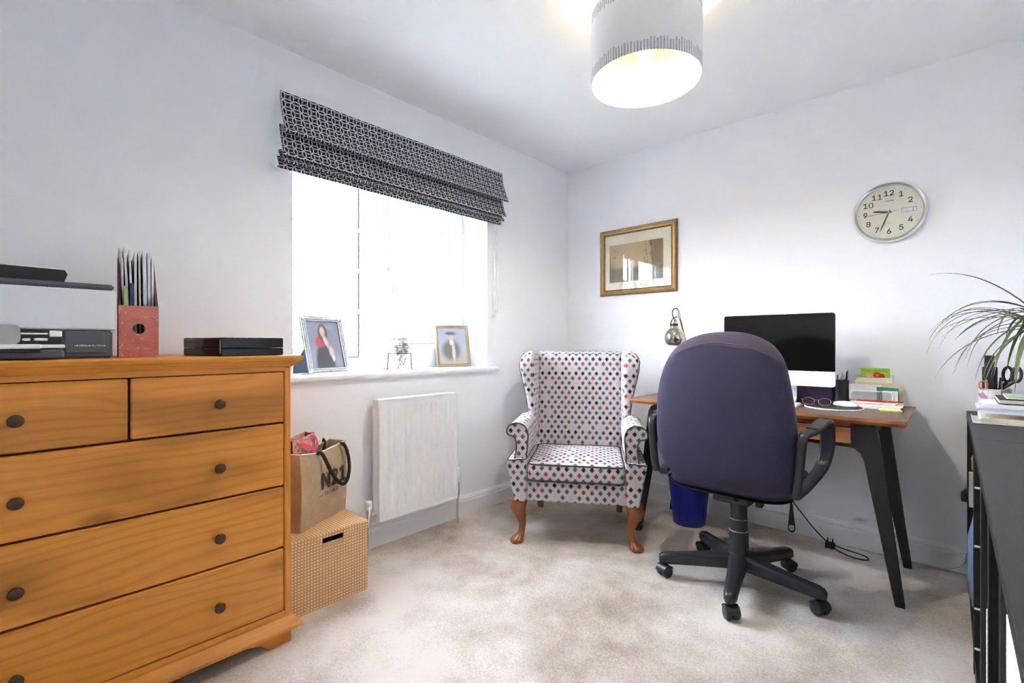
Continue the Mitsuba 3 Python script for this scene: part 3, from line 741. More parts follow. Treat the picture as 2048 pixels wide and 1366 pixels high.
# wings
wing_tab = [(0.50, 0.250, 0.282, 0.36), (0.58, 0.251, 0.286, 0.345), (0.66, 0.252, 0.296, 0.362), (0.75, 0.254, 0.312, 0.372), (0.84, 0.255, 0.332, 0.360), (0.90, 0.256, 0.344, 0.348), (0.95, 0.257, 0.348, 0.350), (0.98, 0.260, 0.340, 0.368), (1.000, 0.266, 0.325, 0.395), (1.012, 0.277, 0.307, 0.43)]
for s in (-1, 1):
    wr = []
    for z in np.linspace(0.50, 1.012, 26):
        i, o, fb = lerp_tab(wing_tab, z)
        th = max(o - i, 0.028)
        bk = 0.59 + 0.09 * (z - 0.33) / 0.68
        # front edge rolls outwards: front part sits on the outer line, rear part on the frame
        q = rring(0.0, th, fb, bk, 0.024, z, 6)
        fr = np.clip((bk - q[:, 1]) / (bk - fb), 0, 1)
        q[:, 0] = i + q[:, 0] * (0.62 + 0.38 * fr) + 0.012 * fr
        q[:, 0] *= s
        wr.append(q if s > 0 else q[::-1])
    wg = obj('wing', loft(wr), 'm_armfab', ac, M=MA, smooth=50)
    pp = [(s * (lerp_tab(wing_tab, z)[1] + 0.010), lerp_tab(wing_tab, z)[2] + 0.018, z) for z in np.linspace(0.52, 1.0, 20)]
    obj('piping', sweep(pp, 0.003, 6), 'm_piping', wg, M=MA)
# arms: scroll over a flared lower block
for s in (-1, 1):
    pts = spline([(0.256, 0.40), (0.256, 0.50), (0.251, 0.570), (0.262, 0.612), (0.292, 0.634), (0.328, 0.634), (0.356, 0.618), (0.366, 0.590), (0.354, 0.570), (0.334, 0.566), (0.318, 0.545), (0.314, 0.50), (0.322, 0.455), (0.328, 0.40)], 5)
    pts[:, 0] = np.clip(pts[:, 0], 0.2495, 1)
    pl = Polygon(pts).buffer(0)
    M1 = MA @ frame_m((0, -0.012, 0), (s, 0, 0), (0, 0, 1), (0, 1, 0))
    a0, a1 = pl.buffer(-0.010), pl
    body = ext(pl, 0.40, MA @ frame_m((0, -0.004, 0), (s, 0, 0), (0, 0, 1), (0, 1, 0)))
    am = obj('arm', body, 'm_armfab', ac, smooth=35)
    fp = np.array(pl.exterior.coords)[:-1]
    ip = [(x, z) for x, z in fp if z > 0.44]
    obj('piping', sweep([(s * x, -0.006, z) for x, z in ip], 0.0036, 6), 'm_piping', am, M=MA)
    # lower block: outer face flares, top is a sloping ledge
    q = []
    for z, o in ((0.232, 0.322), (0.30, 0.335), (0.38, 0.350), (0.430, 0.360), (0.442, 0.362)):
        e = rring(0.254, o, -0.040, 0.42, 0.012, lambda a, b, z=z: z + (0.010 * (0.36 - a) / 0.1 if z > 0.4 else 0))
        e[:, 0] *= s
        q.append(e if s > 0 else e[::-1])
    bk_ = obj('arm_panel', loft(q), 'm_armfab', ac, M=MA, smooth=40)
    e = rring(0.256, 0.360, -0.040, 0.30, 0.012, lambda a, b: 0.443 + 0.010 * (0.36 - a) / 0.1); e[:, 0] *= s
    obj('piping', sweep(e, 0.003, 6, closed=True), 'm_piping', bk_, M=MA)
# legs
for s in (-1, 1):
    tab = [(0.0, 0.312, 0.000, 0.030, 0.034), (0.010, 0.312, -0.002, 0.036, 0.038), (0.022, 0.308, 0.002, 0.034, 0.036), (0.035, 0.298, 0.012, 0.024, 0.026), (0.06, 0.288, 0.020, 0.0175, 0.019), (0.09, 0.285, 0.021, 0.0185, 0.02),
           (0.13, 0.291, 0.014, 0.026, 0.027), (0.165, 0.302, 0.003, 0.036, 0.035), (0.19, 0.305, -0.002, 0.041, 0.038), (0.215, 0.300, 0.004, 0.044, 0.042), (0.238, 0.292, 0.014, 0.046, 0.046)]
    t = np.array(tab); zz = np.linspace(0, 0.238, 30)
    from scipy.interpolate import PchipInterpolator
    g = PchipInterpolator(t[:, 0], t[:, 1:])(zz)
    an = np.arange(20) * 2 * PI / 20
    R = [np.stack([s * (c[0] + c[2] * np.cos(an)), c[1] + c[3] * np.sin(an), np.full(20, z)], 1) for z, c in zip(zz, g)]
    R = [r if s > 0 else r[::-1] for r in R]
    obj('leg', loft(R), 'm_mahogany', ac, M=MA, smooth=60, label='carved cabriole front leg')
for s in (-1, 1):
    R = [rring(s * 0.25 - w, s * 0.25 + w, 0.50 + k - w, 0.50 + k + w, 0.006, z, 2) for z, w, k in ((0, 0.018, 0.07), (0.12, 0.021, 0.03), (0.24, 0.026, 0.0))]
    obj('leg', loft(R), 'm_mahogany', ac, M=MA, label='square back leg')

# ------------------------------------------------------------------ desk
dk = thing('desk', 'walnut topped writing desk with black splayed legs and orange drawers', 'desk')
DX0, DX1, DY0, DY1, DZ = 2.395, 3.005, 0.126, 1.334, 0.755
tp = hull([(x, y, z) for (x, y) in ((DX0, DY0 + 0.006), (DX0 + 0.006, DY0), (DX1, DY0), (DX1, DY1), (DX0 + 0.006, DY1), (DX0, DY1 - 0.006)) for z in (DZ, DZ - 0.012)] +
          [(x, y, DZ - 0.026) for (x, y) in ((DX0 + 0.012, DY0 + 0.006), (DX1, DY0 + 0.006), (DX1, DY1 - 0.006), (DX0 + 0.012, DY1 - 0.006))])
obj('desktop', tp, 'm_desk', dk, smooth=False)
from shapely.ops import unary_union
def legpoly(s):
    out = spline([(0.137, 0.0), (0.150, 0.08), (0.222, 0.60), (0.236, 0.680), (0.246, 0.7285)], 5) if False else np.array([(0.137, 0.0), (0.216, 0.655), (0.2225, 0.690), (0.237, 0.715), (0.262, 0.7285)])
    inn = np.array([(0.46, 0.7285), (0.46, 0.626), (0.335, 0.626), (0.302, 0.618), (0.280, 0.598), (0.268, 0.565), (0.167, 0.0)])
    p = np.vstack([out, inn])
    if s: p[:, 0] = DY0 + DY1 - p[:, 0]
    return Polygon(p)
for xx in (2.452, 2.905):
    for s in (0, 1):
        obj('leg', ext(legpoly(s), 0.032, YZ(xx)), 'm_desk_metal', dk, smooth=False)
for yy in (0.24, DY0 + DY1 - 0.24 - 0.045):
    obj('side_rail', bx(2.484, 2.905, yy, yy + 0.045, 0.665, 0.7285, 0.003), 'm_desk_metal', dk)
obj('under_tray', bx(2.468, 2.93, 0.30, DY0 + DY1 - 0.30, 0.618, 0.632, 0.003), 'm_desk_metal', dk)
obj('apron', bx(2.490, 2.93, 0.46, DY0 + DY1 - 0.46, 0.632, 0.7285, 0.002), 'm_desk_metal', dk)
for y0, y1 in ((0.312, 0.736), (0.746, 1.170)):
    d = obj('drawer', bx(2.440, 2.4515, y0, y1, 0.637, 0.706, 0.002), 'm_drawer_wood', dk)
    obj('finger_rail', bx(2.440, 2.4515, y0, y1, 0.7095, 0.726, 0.002), 'm_drawer_wood', d)

# ------------------------------------------------------------------ office chair
oc = thing('office_chair', 'high backed purple fabric office chair with black armrests and five wheeled base', 'chair')
OX, OY = 2.216, 0.690
MO = move(OX, OY, 0, 0.0)


def rib_fab(p, n, uv):
    r = 0.5 + 0.5 * dr.sin(p.y * 2 * PI / 0.0042)
    sp = noise(p.x * 900, p.y * 900, p.z * 900)
    c = mix((0.022, 0.018, 0.036), (0.062, 0.053, 0.092), dr.clip(0.34 * r + 0.75 * (sp - 0.2), 0, 1))
    fade = fbm(p.x * 6, p.y * 6, p.z * 6, 3)
    cap = smoothstep(-0.0015, 0.0015, p.z - (1.063 - 1.45 * dr.square(p.y - OY)))
    c = c * (0.85 + 0.35 * fade)
    return mix(c, mix((0.048, 0.038, 0.056), (0.088, 0.071, 0.097), sp), cap)


prin('m_ribfab', proc(rib_fab), 0.9, spec=0.15, sheen=1.0, sheen_tint=0.4)
prin('m_topfab', proc(lambda p, n, uv: mix((0.06, 0.047, 0.066), (0.11, 0.088, 0.115), noise(p.x * 800, p.y * 800, p.z * 800))), 0.9, spec=0.15, sheen=0.5)
base_ang = [47.8 + 72 * k for k in range(5)]
hub = rev([(0, 0.075), (0.034, 0.075), (0.05, 0.085), (0.056, 0.105), (0.052, 0.128), (0.043, 0.142), (0.041, 0.150), (0.040, 0.236), (0.037, 0.240), (0, 0.240)], 28)
obj('hub', hub, 'm_nylon', oc, M=MO)
obj('gas_column', [rev([(0, 0.238), (0.0365, 0.238), (0.0365, 0.29), (0.034, 0.293), (0.034, 0.385), (0, 0.385)], 24)], 'm_nylon', oc, M=MO)
prin('m_ring', (0.35, 0.35, 0.36), 0.35)
for z in (0.2395, 0.2905):
    r0 = 0.0405 if z < 0.25 else 0.037
    obj('column_ring', rev([(r0 - 0.006, z - 0.001), (r0, z - 0.001), (r0, z + 0.001), (r0 - 0.006, z + 0.001)], 24), 'm_ring', oc, M=MO)
for a in base_ang:
    ar = math.radians(a)
    L = MO @ move(0, 0, 0, ar)
    R = []
    for r, w, z0, z1 in ((0.020, 0.042, 0.074, 0.142), (0.06, 0.037, 0.072, 0.138), (0.12, 0.032, 0.068, 0.129), (0.20, 0.028, 0.064, 0.119), (0.27, 0.0255, 0.060, 0.113), (0.308, 0.0245, 0.058, 0.110), (0.326, 0.020, 0.060, 0.104), (0.336, 0.012, 0.066, 0.094)):
        c = rring(-w, w, z0, z1, min(0.019, w * 0.8), 0, 5)
        R.append(np.stack([np.full(len(c), r), c[:, 0], c[:, 1]], 1))
    obj('base_leg', loft(R), 'm_nylon', oc, M=L, smooth=50)
    # twin-wheel hooded caster trailing at its own angle
    q = math.radians(RNG.uniform(-50, 50)) if True else 0
    C = L @ move(0.307, 0, 0, q)
    cs = obj('caster', [cyl((0, 0, 0.050), (0, 0, 0.080), 0.007, n=10)], 'm_nylon', oc, M=C)
    for sgn in (-1, 1):
        wh = rev([(0, 0), (0.021, 0), (0.0255, 0.003), (0.026, 0.017), (0.023, 0.022), (0.012, 0.0235), (0, 0.0235)], 24)
        obj('wheel', wh, 'm_nylon', cs, M=C @ frame_m((0.008, sgn * 0.004, 0.0263), (1, 0, 0), (0, 0, 1), (0, sgn, 0), ) if sgn < 0 else C @ frame_m((0.008, sgn * 0.004, 0.0263), (0, 0, 1), (1, 0, 0), (0, 1, 0)))
    hood = Polygon([(0.0305 * math.cos(t), 0.0305 * math.sin(t)) for t in np.linspace(0.10, 2.7, 14)] + [(0.0268 * math.cos(t), 0.0268 * math.sin(t)) for t in np.linspace(2.7, 0.10, 14)])
    obj('hood', ext(hood, 0.052, C @ frame_m((0.008, 0.026, 0.0263), (1, 0, 0), (0, 0, 1), (0, -1, 0))), 'm_nylon', cs, smooth=40)
obj('mechanism', [rbox(-0.11, 0.12, -0.075, 0.075, 0.378, 0.432, 0.012)], 'm_nylon', oc, M=MO)
obj('tilt_knob', [cyl((0.0, -0.075, 0.395), (0.0, -0.080, 0.395), 0.006), rbox(-0.02, 0.02, -0.100, -0.072, 0.358, 0.400, 0.008)], 'm_nylon', oc, M=MO)
# seat: cushion above, black shell under
ss = []
for z, ins in ((0.448, 0.03), (0.453, 0.010), (0.465, 0.0), (0.487, 0.0), (0.502, 0.012), (0.512, 0.05), (0.516, 0.12)):
    ss.append(rring(-0.225 + ins, 0.255 - ins, -0.245 + ins, 0.245 - ins, 0.10, z, 7))
obj('seat', loft(ss), 'm_ribfab', oc, M=MO, smooth=60)
ss = []
for z, ins in ((0.425, 0.10), (0.432, 0.04), (0.446, 0.004), (0.4475, 0.008)):
    ss.append(rring(-0.232 + ins, 0.250 - ins, -0.240 + ins, 0.240 - ins, 0.10, z, 7))
obj('seat_shell', loft(ss), 'm_nylon', oc, M=MO, smooth=50)
# back: outline measured in y (from the chair's centre) and z
S_ = 3.595
from_outline = [(0.268, 0.86), (0.272, 0.78), (0.271, 0.70), (0.266, 0.62), (0.252, 0.56), (0.215, 0.515), (0.14, 0.482), (0.03, 0.468), (-0.10, 0.466), (-0.20, 0.474), (-0.248, 0.492), (-0.266, 0.53), (-0.271, 0.62), (-0.270, 0.72), (-0.262, 0.80), (-0.246, 0.90), (-0.226, 0.98), (-0.196, 1.040), (-0.150, 1.080), (-0.09, 1.102), (-0.01, 1.110), (0.07, 1.104), (0.14, 1.082), (0.195, 1.045), (0.232, 0.99), (0.256, 0.92)]
def bspl(pts, n):
    from scipy.interpolate import splprep, splev
    p = np.array(pts + pts[:1])
    tck, _ = splprep(p.T, per=True, s=0.00002)
    return np.array(splev(np.linspace(0, 1, n + 1)[:-1], tck)).T
ol = bspl(from_outline, 96)
cen = np.array([0.0, 0.79])
def back_x(y, z):
    return -0.262 + 0.045 * ((z - 0.66) / 0.42) ** 2 + 0.25 * y * y - 0.02 * (z - 0.79)
def layer(scale, dx):
    q = cen + (ol - cen) * scale
    return np.stack([back_x(q[:, 0], q[:, 1]) + dx, q[:, 0], q[:, 1]], 1)
BC = [layer(0.05, -0.034), layer(0.35, -0.034), layer(0.65, -0.032), layer(0.82, -0.028), layer(0.91, -0.021), layer(0.965, -0.010), layer(0.99, 0.004), layer(1.0, 0.020), layer(0.995, 0.038)]
obj('backrest', loft(BC), 'm_ribfab', oc, M=MO, smooth=60)
BF = [layer(0.998, 0.039), layer(0.998, 0.052), layer(0.985, 0.066), layer(0.94, 0.082), layer(0.80, 0.092), layer(0.5, 0.096), layer(0.05, 0.097)]
obj('back_cushion', loft(BF), 'm_topfab', oc, M=MO, smooth=60)
# top panel of greyer cloth over the crown, closed by a double seam
capz = lambda y: 1.063 - 1.45 * y * y
def cap_layer(scale, dx, off=0.0):
    q = cen + (ol - cen) * scale
    q = q[(q[:, 1] > 0.98)]
    return q
ys = np.linspace(-0.196, 0.196, 40)
def outer_top(y):
    o = ol[ol[:, 1] > 0.9]; o = o[np.argsort(o[:, 0])]
    return np.interp(y, o[:, 0], o[:, 1])
def prof_dx(s):
    return np.interp(s, [0.05, 0.35, 0.65, 0.82, 0.91, 0.965, 0.99, 1.0], [-0.034, -0.034, -0.032, -0.028, -0.021, -0.010, 0.004, 0.020])
def surf(y, z):
    v = np.array([y, z]) - cen
    th = np.arctan2(v[1], v[0]); oa = np.arctan2(ol[:, 1] - cen[1], ol[:, 0] - cen[0]); orr = np.hypot(*(ol - cen).T)
    k = np.argsort(oa); ro = np.interp(th, oa[k], orr[k], period=2 * PI)
    s = min(np.hypot(*v) / ro, 1.0)
    return back_x(y, z) + prof_dx(s)
for q, dz in ((0, 0.0), (1, -0.007)):
    obj('seam', sweep([(surf(y, capz(y) + dz) - 0.0004, y, capz(y) + dz) for y in np.linspace(-0.185, 0.185, 34)], 0.0014, 6), 'm_nylon', oc, M=MO)
# armrests: closed loops of black nylon
prin('m_armpad', (0.055, 0.050, 0.045), 0.55)
for s in (-1, 1):
    yo = s * 0.300
    P = [(-0.232, s * 0.272, 0.500), (-0.240, s * 0.280, 0.56), (-0.240, s * 0.287, 0.64), (-0.236, s * 0.292, 0.706), (-0.205, s * 0.298, 0.728), (-0.12, s * 0.306, 0.730), (-0.03, s * 0.314, 0.744), (0.040, s * 0.318, 0.744), (0.078, s * 0.318, 0.716),
         (0.084, s * 0.317, 0.65), (0.078, s * 0.312, 0.600), (0.045, s * 0.300, 0.553), (-0.05, s * 0.282, 0.517), (-0.14, s * 0.268, 0.496), (-0.20, s * 0.258, 0.490)]
    p = spline(P, 6)
    wd = np.interp(np.linspace(0, 1, len(p)), [0, 0.3, 0.42, 0.56, 0.7, 1], [0.030, 0.034, 0.050, 0.056, 0.050, 0.04])
    t = np.gradient(p, axis=0); t /= np.linalg.norm(t, axis=1, keepdims=True)
    R = []
    for i in range(len(p)):
        sd = np.cross(t[i], [0, 1, 0]); sd /= np.linalg.norm(sd)
        bi = np.cross(sd, t[i])
        c = rring(-wd[i] / 2, wd[i] / 2, -0.0135, 0.0135, 0.011, 0, 3)
        R.append(p[i] + c[:, :1] * bi + c[:, 1:2] * sd)
    am = obj('armrest', loft(R), 'm_nylon', oc, M=MO, smooth=50)
    q = []
    for x, y, z in ((-0.15, 0.308, 0.7445), (-0.10, 0.312, 0.7460), (-0.02, 0.316, 0.7575), (0.040, 0.318, 0.7570)):
        c = rring(-0.022, 0.022, -0.004, 0.002, 0.0019, 0, 2)
        q.append(np.stack([np.full(len(c), x), s * y + c[:, 0], z + c[:, 1]], 1))
    obj('arm_pad', loft(q), 'm_armpad', am, M=MO, smooth=40)
obj('back_bar', sweep(spline([(-0.205, 0.0, 0.60), (-0.215, 0.0, 0.50), (-0.17, 0.0, 0.425), (-0.08, 0.0, 0.410)], 5), 0.0, flat=(0.07, 0.012, (0, 1, 0))), 'm_nylon', oc, M=MO)

# ------------------------------------------------------------------ things on the desk
TZ = DZ + 0.0005
im = thing('computer', 'slim all in one desktop computer with black screen and white chin on the desk', 'computer')
mx, my0, my1, mz0, mz1 = 2.742, 0.412, 0.930, 0.848, 1.212
MI = frame_m((mx, 0, 0), (0, 1, 0), (0, 0, 1), (1, 0, 0))
obj('casing', ext(rrect(my0, my1, mz0, mz1, 0.014), 0.012, MI), 'm_alu', im, smooth=30)
bk_ = []
for k, (ins, d) in enumerate(((0.003, 0.012), (0.03, 0.018), (0.08, 0.028), (0.13, 0.036), (0.16, 0.038))):
    c = np.array(rrect(my0 + ins, my1 - ins, mz0 + ins, mz1 - ins, 0.014 + ins * 0.4).exterior.coords)[:-1]
    bk_.append(np.stack([np.full(len(c), mx + d), c[:, 0], c[:, 1]], 1))
obj('back_shell', loft(bk_), 'm_alu', im, smooth=50)
scr = rrect(my0, my1, mz0, mz1, 0.014).intersection(sbox(0, mz0 + 0.076, 5, 5))
obj('screen', ext(scr, 0.0015, frame_m((mx - 0.0017, 0, 0), (0, 1, 0), (0, 0, 1), (1, 0, 0))), 'm_screen', im, smooth=False, label='black glass screen, switched off')
prin('m_chin', (0.80, 0.81, 0.84), 0.4)
chin = rrect(my0, my1, mz0, mz1, 0.014).intersection(sbox(0, 0, 5, mz0 + 0.0755))
obj('chin', ext(chin, 0.001, frame_m((mx - 0.0012, 0, 0), (0, 1, 0), (0, 0, 1), (1, 0, 0))), 'm_chin', im, smooth=False, label='plain pale chin below the screen')
stp = spline([(mx + 0.050, 0.93), (mx + 0.062, 0.86), (mx + 0.066, 0.80), (mx + 0.052, TZ + 0.012), (mx + 0.020, TZ + 0.004), (mx - 0.07, TZ + 0.004)], 6)
obj('stand', sweep([(x, 0.671, z) for x, z in stp], 0.0, flat=(0.165, 0.007, (0, 1, 0))), 'm_alu', im, smooth=40)

kb = thing('keyboard', 'thin white keyboard lying in front of the desktop computer', 'keyboard')
KX0, KX1, KY0, KY1 = 2.585, 2.695, 0.545, 0.820
obj('tray', ext([(KX0, TZ), (KX1, TZ), (KX1, TZ + 0.011), (KX0, TZ + 0.005)], KY1 - KY0, frame_m((0, KY0, 0), (1, 0, 0), (0, 0, 1), (0, 1, 0))), 'm_alu', kb, smooth=False)
for r in range(6):
    n = [12, 13, 13, 12, 12, 8][r]
    for c in range(n):
        w = (KY1 - KY0 - 0.008) / n
        y = KY0 + 0.004 + c * w
        x = KX1 - 0.006 - r * 0.0172
        zt = TZ + 0.005 + 0.006 * (x - KX0) / (KX1 - KX0)
        obj('key', bx(x - 0.0145, x, y + 0.001, y + w - 0.001, zt - 0.0005, zt + 0.0022, 0.0005), 'm_white_plastic', kb, smooth=False)

pad = thing('mouse_mat', 'round black mouse mat with a white rim on the desk', 'mouse mat')
PCX, PCY, PR = 2.690, 0.412, 0.118
obj('base', rev([(0, TZ), (PR - 0.002, TZ), (PR, TZ + 0.0015), (PR, TZ + 0.004), (PR - 0.003, TZ + 0.006), (0, TZ + 0.006)], 64, (PCX, PCY, 0)), 'm_white_plastic', pad)
obj('surface', rev([(0, TZ + 0.006), (PR - 0.004, TZ + 0.006), (PR - 0.005, TZ + 0.0075), (0, TZ + 0.0078)], 64, (PCX, PCY, 0)), 'm_black', pad)
PZ = TZ + 0.0082
ms = thing('computer_mouse', 'smooth white computer mouse on the round black mat', 'mouse')
mr = []
for f, z in ((0.80, 0.0), (0.95, 0.003), (1.0, 0.007), (0.97, 0.012), (0.85, 0.018), (0.62, 0.0225), (0.3, 0.025), (0.03, 0.0256)):
    an = np.arange(32) * 2 * PI / 32
    ca, sa = np.cos(an), np.sin(an)
    mr.append(np.stack([f * 0.029 * np.sign(ca) * np.abs(ca) ** 0.75, f * 0.055 * np.sign(sa) * np.abs(sa) ** 0.85, np.full(32, z) * (1 - 0.0 * sa)], 1))
obj('body', loft(mr), 'm_white_plastic', ms, smooth=60, M=move(2.712, 0.366, PZ, -0.45))
gl = thing('spectacles', 'thin metal framed spectacles lying on the edge of the mouse mat', 'glasses')
MG = move(2.676, 0.478, PZ + 0.001, -PI / 2 - 0.08)
prin('m_goldmetal', (0.55, 0.42, 0.33), 0.2, 1.0)
for s in (-1, 1):
    e = [(s * (0.034 + 0.026 * math.cos(t)), 0.004 * math.sin(t), 0.017 + 0.0165 * math.sin(t)) for t in np.linspace(0, 2 * PI, 29)[:-1]]
    obj('rim', sweep(e, 0.0012, 6, closed=True), 'm_goldmetal', gl, M=MG)
    lens = ext(Polygon([(s * (0.034 + 0.025 * math.cos(t)), 0.017 + 0.0155 * math.sin(t)) for t in np.linspace(0, 2 * PI, 29)[:-1]]), 0.0004, XZ(0))
    obj('lens', trimesh.Trimesh(lens.vertices[np.abs(lens.vertices[:, 1]) < 1e-6] if False else lens.vertices, lens.faces, process=False), 'm_glass', gl, smooth=False, M=MG)
    obj('temple', sweep(spline([(s * 0.060, 0.0, 0.022), (s * 0.066, 0.012, 0.022), (s * 0.064, 0.07, 0.016), (s * 0.055, 0.125, 0.004)], 5), 0.0013, 6), 'm_goldmetal', gl, M=MG)
obj('bridge', sweep(spline([(-0.009, 0, 0.021), (0, -0.002, 0.025), (0.009, 0, 0.021)], 5), 0.0011, 6), 'm_goldmetal', gl, M=MG)

prin('m_purple', (0.040, 0.016, 0.050), 0.5)
sb_ = thing('storage_box', 'dark purple desk storage box behind the computer stand', 'box')
obj('body', [bx(2.84, 2.98, 0.44, 0.60, TZ, 0.845, 0.004)], 'm_purple', sb_)
obj('lid', bx(2.837, 2.983, 0.437, 0.603, 0.846, 0.862, 0.004), 'm_purple', sb_)
pp_ = thing('pen_pot', 'dark cylindrical pen pot beside the computer screen', 'pen pot')
QX, QY = 2.862, 0.405
obj('cup', rev([(0, TZ), (0.031, TZ), (0.032, TZ + 0.003), (0.032, 0.879), (0.0295, 0.879), (0.0295, TZ + 0.006), (0, TZ + 0.006)], 28, (QX, QY, 0)), 'm_black', pp_)
def pen(name, label, x, y, z0, z1, dx, dy, r, matn, cat='pen', tip=None, group=None):
    t = thing(name, label, cat, group)
    obj('barrel', cyl((x, y, z0), (x + dx, y + dy, z1), r, r, 8), matn, t)
    if tip:
        obj('cap', cyl((x + dx, y + dy, z1), (x + dx * 1.12, y + dy * 1.12, z1 + (z1 - z0) * 0.09), r * 0.95, r * 0.5, 8), tip, t)
prin('m_brown', (0.16, 0.09, 0.045), 0.5); prin('m_tan', (0.42, 0.28, 0.15), 0.5); prin('m_green', (0.10, 0.17, 0.05), 0.5)
Z0P = TZ + 0.0068
pen('pen', 'dark blue pen leaning right, tallest in the pen pot beside the screen', QX - 0.004, QY - 0.004, Z0P, 0.915, 0.004, -0.020, 0.0040, 'm_navy', tip='m_black')
pen('pen', 'grey pen in the pen pot beside the screen', QX - 0.002, QY + 0.008, Z0P, 0.905, 0.0, -0.012, 0.0038, 'm_steel', tip='m_steel')
pen('pencil', 'brown pencil next to the screen edge in the pen pot', QX + 0.002, QY + 0.018, Z0P, 0.903, 0.0, -0.002, 0.0036, 'm_brown', 'pencil', tip='m_cream')
pen('pen', 'green pen standing lowest in the pen pot beside the screen', QX + 0.015, QY + 0.004, Z0P, 0.893, 0.004, -0.003, 0.0042, 'm_green')
pen('pencil', 'short tan pencil at the right of the pen pot', QX + 0.004, QY - 0.014, Z0P, 0.890, 0.004, -0.009, 0.0038, 'm_tan', 'pencil', tip='m_black')

# stack under the letter rack
books = [('magazine', 'white magazine lying lowest of the stack at the desk edge', (2.775, 2.985, 0.172, 0.350), TZ, 0.010, 'm_paper', 0.0),
         ('magazine', 'cream magazine in the middle of the stack at the desk edge', (2.790, 2.990, 0.165, 0.345), TZ + 0.0105, 0.008, 'm_cream', 0.03),
         ('notebook', 'orange covered notebook on top of the stack at the desk edge', (2.800, 2.975, 0.185, 0.360), TZ + 0.019, 0.012, 'm_orange', -0.02)]
prin('m_orange', proc(lambda p, n, uv: mix((0.62, 0.20, 0.08), (0.34, 0.045, 0.025), smoothstep(0.45, 0.6, fbm(p.y * 35, p.x * 35, p.z * 35, 2)))), 0.45)
for nm, lb, (x0, x1, y0, y1), z, h, mt, a in books:
    t = thing(nm, lb, nm)
    cx, cy = (x0 + x1) / 2, (y0 + y1) / 2
    MM = move(cx, cy, z, a)
    w, d = (x1 - x0) / 2, (y1 - y0) / 2
    obj('cover', [bx(-w, w, -d, d, 0, 0.0012, 0.0004), bx(-w, w, -d, d, h - 0.0012, h, 0.0004), bx(w - 0.001, w, -d, d, 0, h, 0.0003)], mt, t, M=MM)
    obj('pages', bx(-w + 0.002, w - 0.0012, -d + 0.002, d - 0.002, 0.0013, h - 0.0013, 0.0003), 'm_paper', t, M=MM)
RZ = TZ + 0.0315
rk = thing('letter_rack', 'silver mesh letter rack full of post at the right end of the desk', 'letter rack')
def hoop(x, y0, y1, z0, z1, r=0.0022):
    return sweep(spline([(x, y0, z0), (x, y0, z1 - 0.012), (x, y0 + 0.004, z1 - 0.003), (x, y0 + 0.014, z1), (x, y1 - 0.014, z1), (x, y1 - 0.004, z1 - 0.003), (x, y1, z1 - 0.012), (x, y1, z0)], 4), r, 6)
for x, zt in ((2.835, 0.832), (2.890, 0.872), (2.945, 0.906)):
    obj('wire_frame', hoop(x, 0.205, 0.362, RZ, zt), 'm_white_plastic', rk)
obj('base', bx(2.832, 2.948, 0.203, 0.364, RZ, RZ + 0.003, 0.001), 'm_steel', rk)
for x, zt in ((2.835, 0.829), (2.945, 0.903)):
    bars = [bx(x - 0.0006, x + 0.0006, y - 0.0006, y + 0.0006, RZ + 0.003, zt, 0) for y in np.arange(0.212, 0.356, 0.006)] + [bx(x - 0.0006, x + 0.0006, 0.206, 0.361, z - 0.0006, z + 0.0006, 0) for z in np.arange(RZ + 0.008, zt, 0.006)]
    mh = obj('wire_mesh', bars, 'm_steel', rk, smooth=False)
    labels[mh] = {'kind': 'stuff'}
def leaf_card(name, label, cat, x, y0, y1, z1, mt, th=0.003, skew=0.0, group=None, z0=None):
    k = tag(num(name), label, cat, group)
    zz = RZ + 0.0032 if z0 is None else z0
    scene[k] = mikit.ply(ext([(y0, zz), (y1, zz), (y1, z1 - skew), (y0, z1)], th, YZ(x)), mt, smooth=False)
    return k
prin('m_env_white', (0.68, 0.69, 0.70), 0.6); prin('m_env_grey', (0.50, 0.52, 0.54), 0.6); prin('m_env_green', (0.02, 0.20, 0.11), 0.5); prin('m_env_manila', (0.62, 0.50, 0.33), 0.6); prin('m_env_blue', (0.36, 0.43, 0.52), 0.6)
leaf_card('envelope', 'white printed letter standing across the front of the letter rack', 'envelope', 2.848, 0.245, 0.372, 0.863, 'm_env_white', 0.004)
leaf_card('envelope', 'green folded leaflet at the right front of the letter rack', 'envelope', 2.843, 0.181, 0.262, 0.851, 'm_env_green', 0.003, -0.004)
leaf_card('envelope', 'white window envelope under the green leaflet in the letter rack', 'envelope', 2.838, 0.183, 0.240, 0.838, 'm_env_white', 0.003)
leaf_card('envelope', 'tall manila envelope sticking out at the right of the letter rack', 'envelope', 2.870, 0.166, 0.340, 0.872, 'm_env_manila', 0.004)
leaf_card('envelope', 'cream paper slanting behind the manila envelope in the letter rack', 'envelope', 2.884, 0.205, 0.352, 0.892, 'm_cream', 0.003, 0.012)
leaf_card('envelope', 'white letter near the back of the letter rack below the green card', 'envelope', 2.905, 0.212, 0.350, 0.896, 'm_env_white', 0.004, 0.004)
leaf_card('folder', 'pale blue folder standing between the pen pot and the letter rack', 'folder', 2.90, 0.3665, 0.374, 0.862, 'm_env_blue', 0.10, z0=TZ + 0.0315)
prin('m_lime', (0.30, 0.52, 0.035), 0.5)
gc = thing('greeting_card', 'lime green card with a tomato picture standing at the back of the letter rack', 'card')
GX = 2.922
obj('card', bx(GX, GX + 0.0015, 0.218, 0.334, RZ + 0.0035, 0.940, 0.0003), 'm_lime', gc)
MC = frame_m((GX - 0.0002, 0.328, 0.9245), (0, -1, 0), (0, 0, 1), (-1, 0, 0))
prin('m_darkgreen', (0.05, 0.12, 0.02), 0.6)
obj('lettering', meshkit.text_mesh('Shopping Reminders', 0.0075, 0.0003), 'm_darkgreen', gc, smooth=False, M=MC)
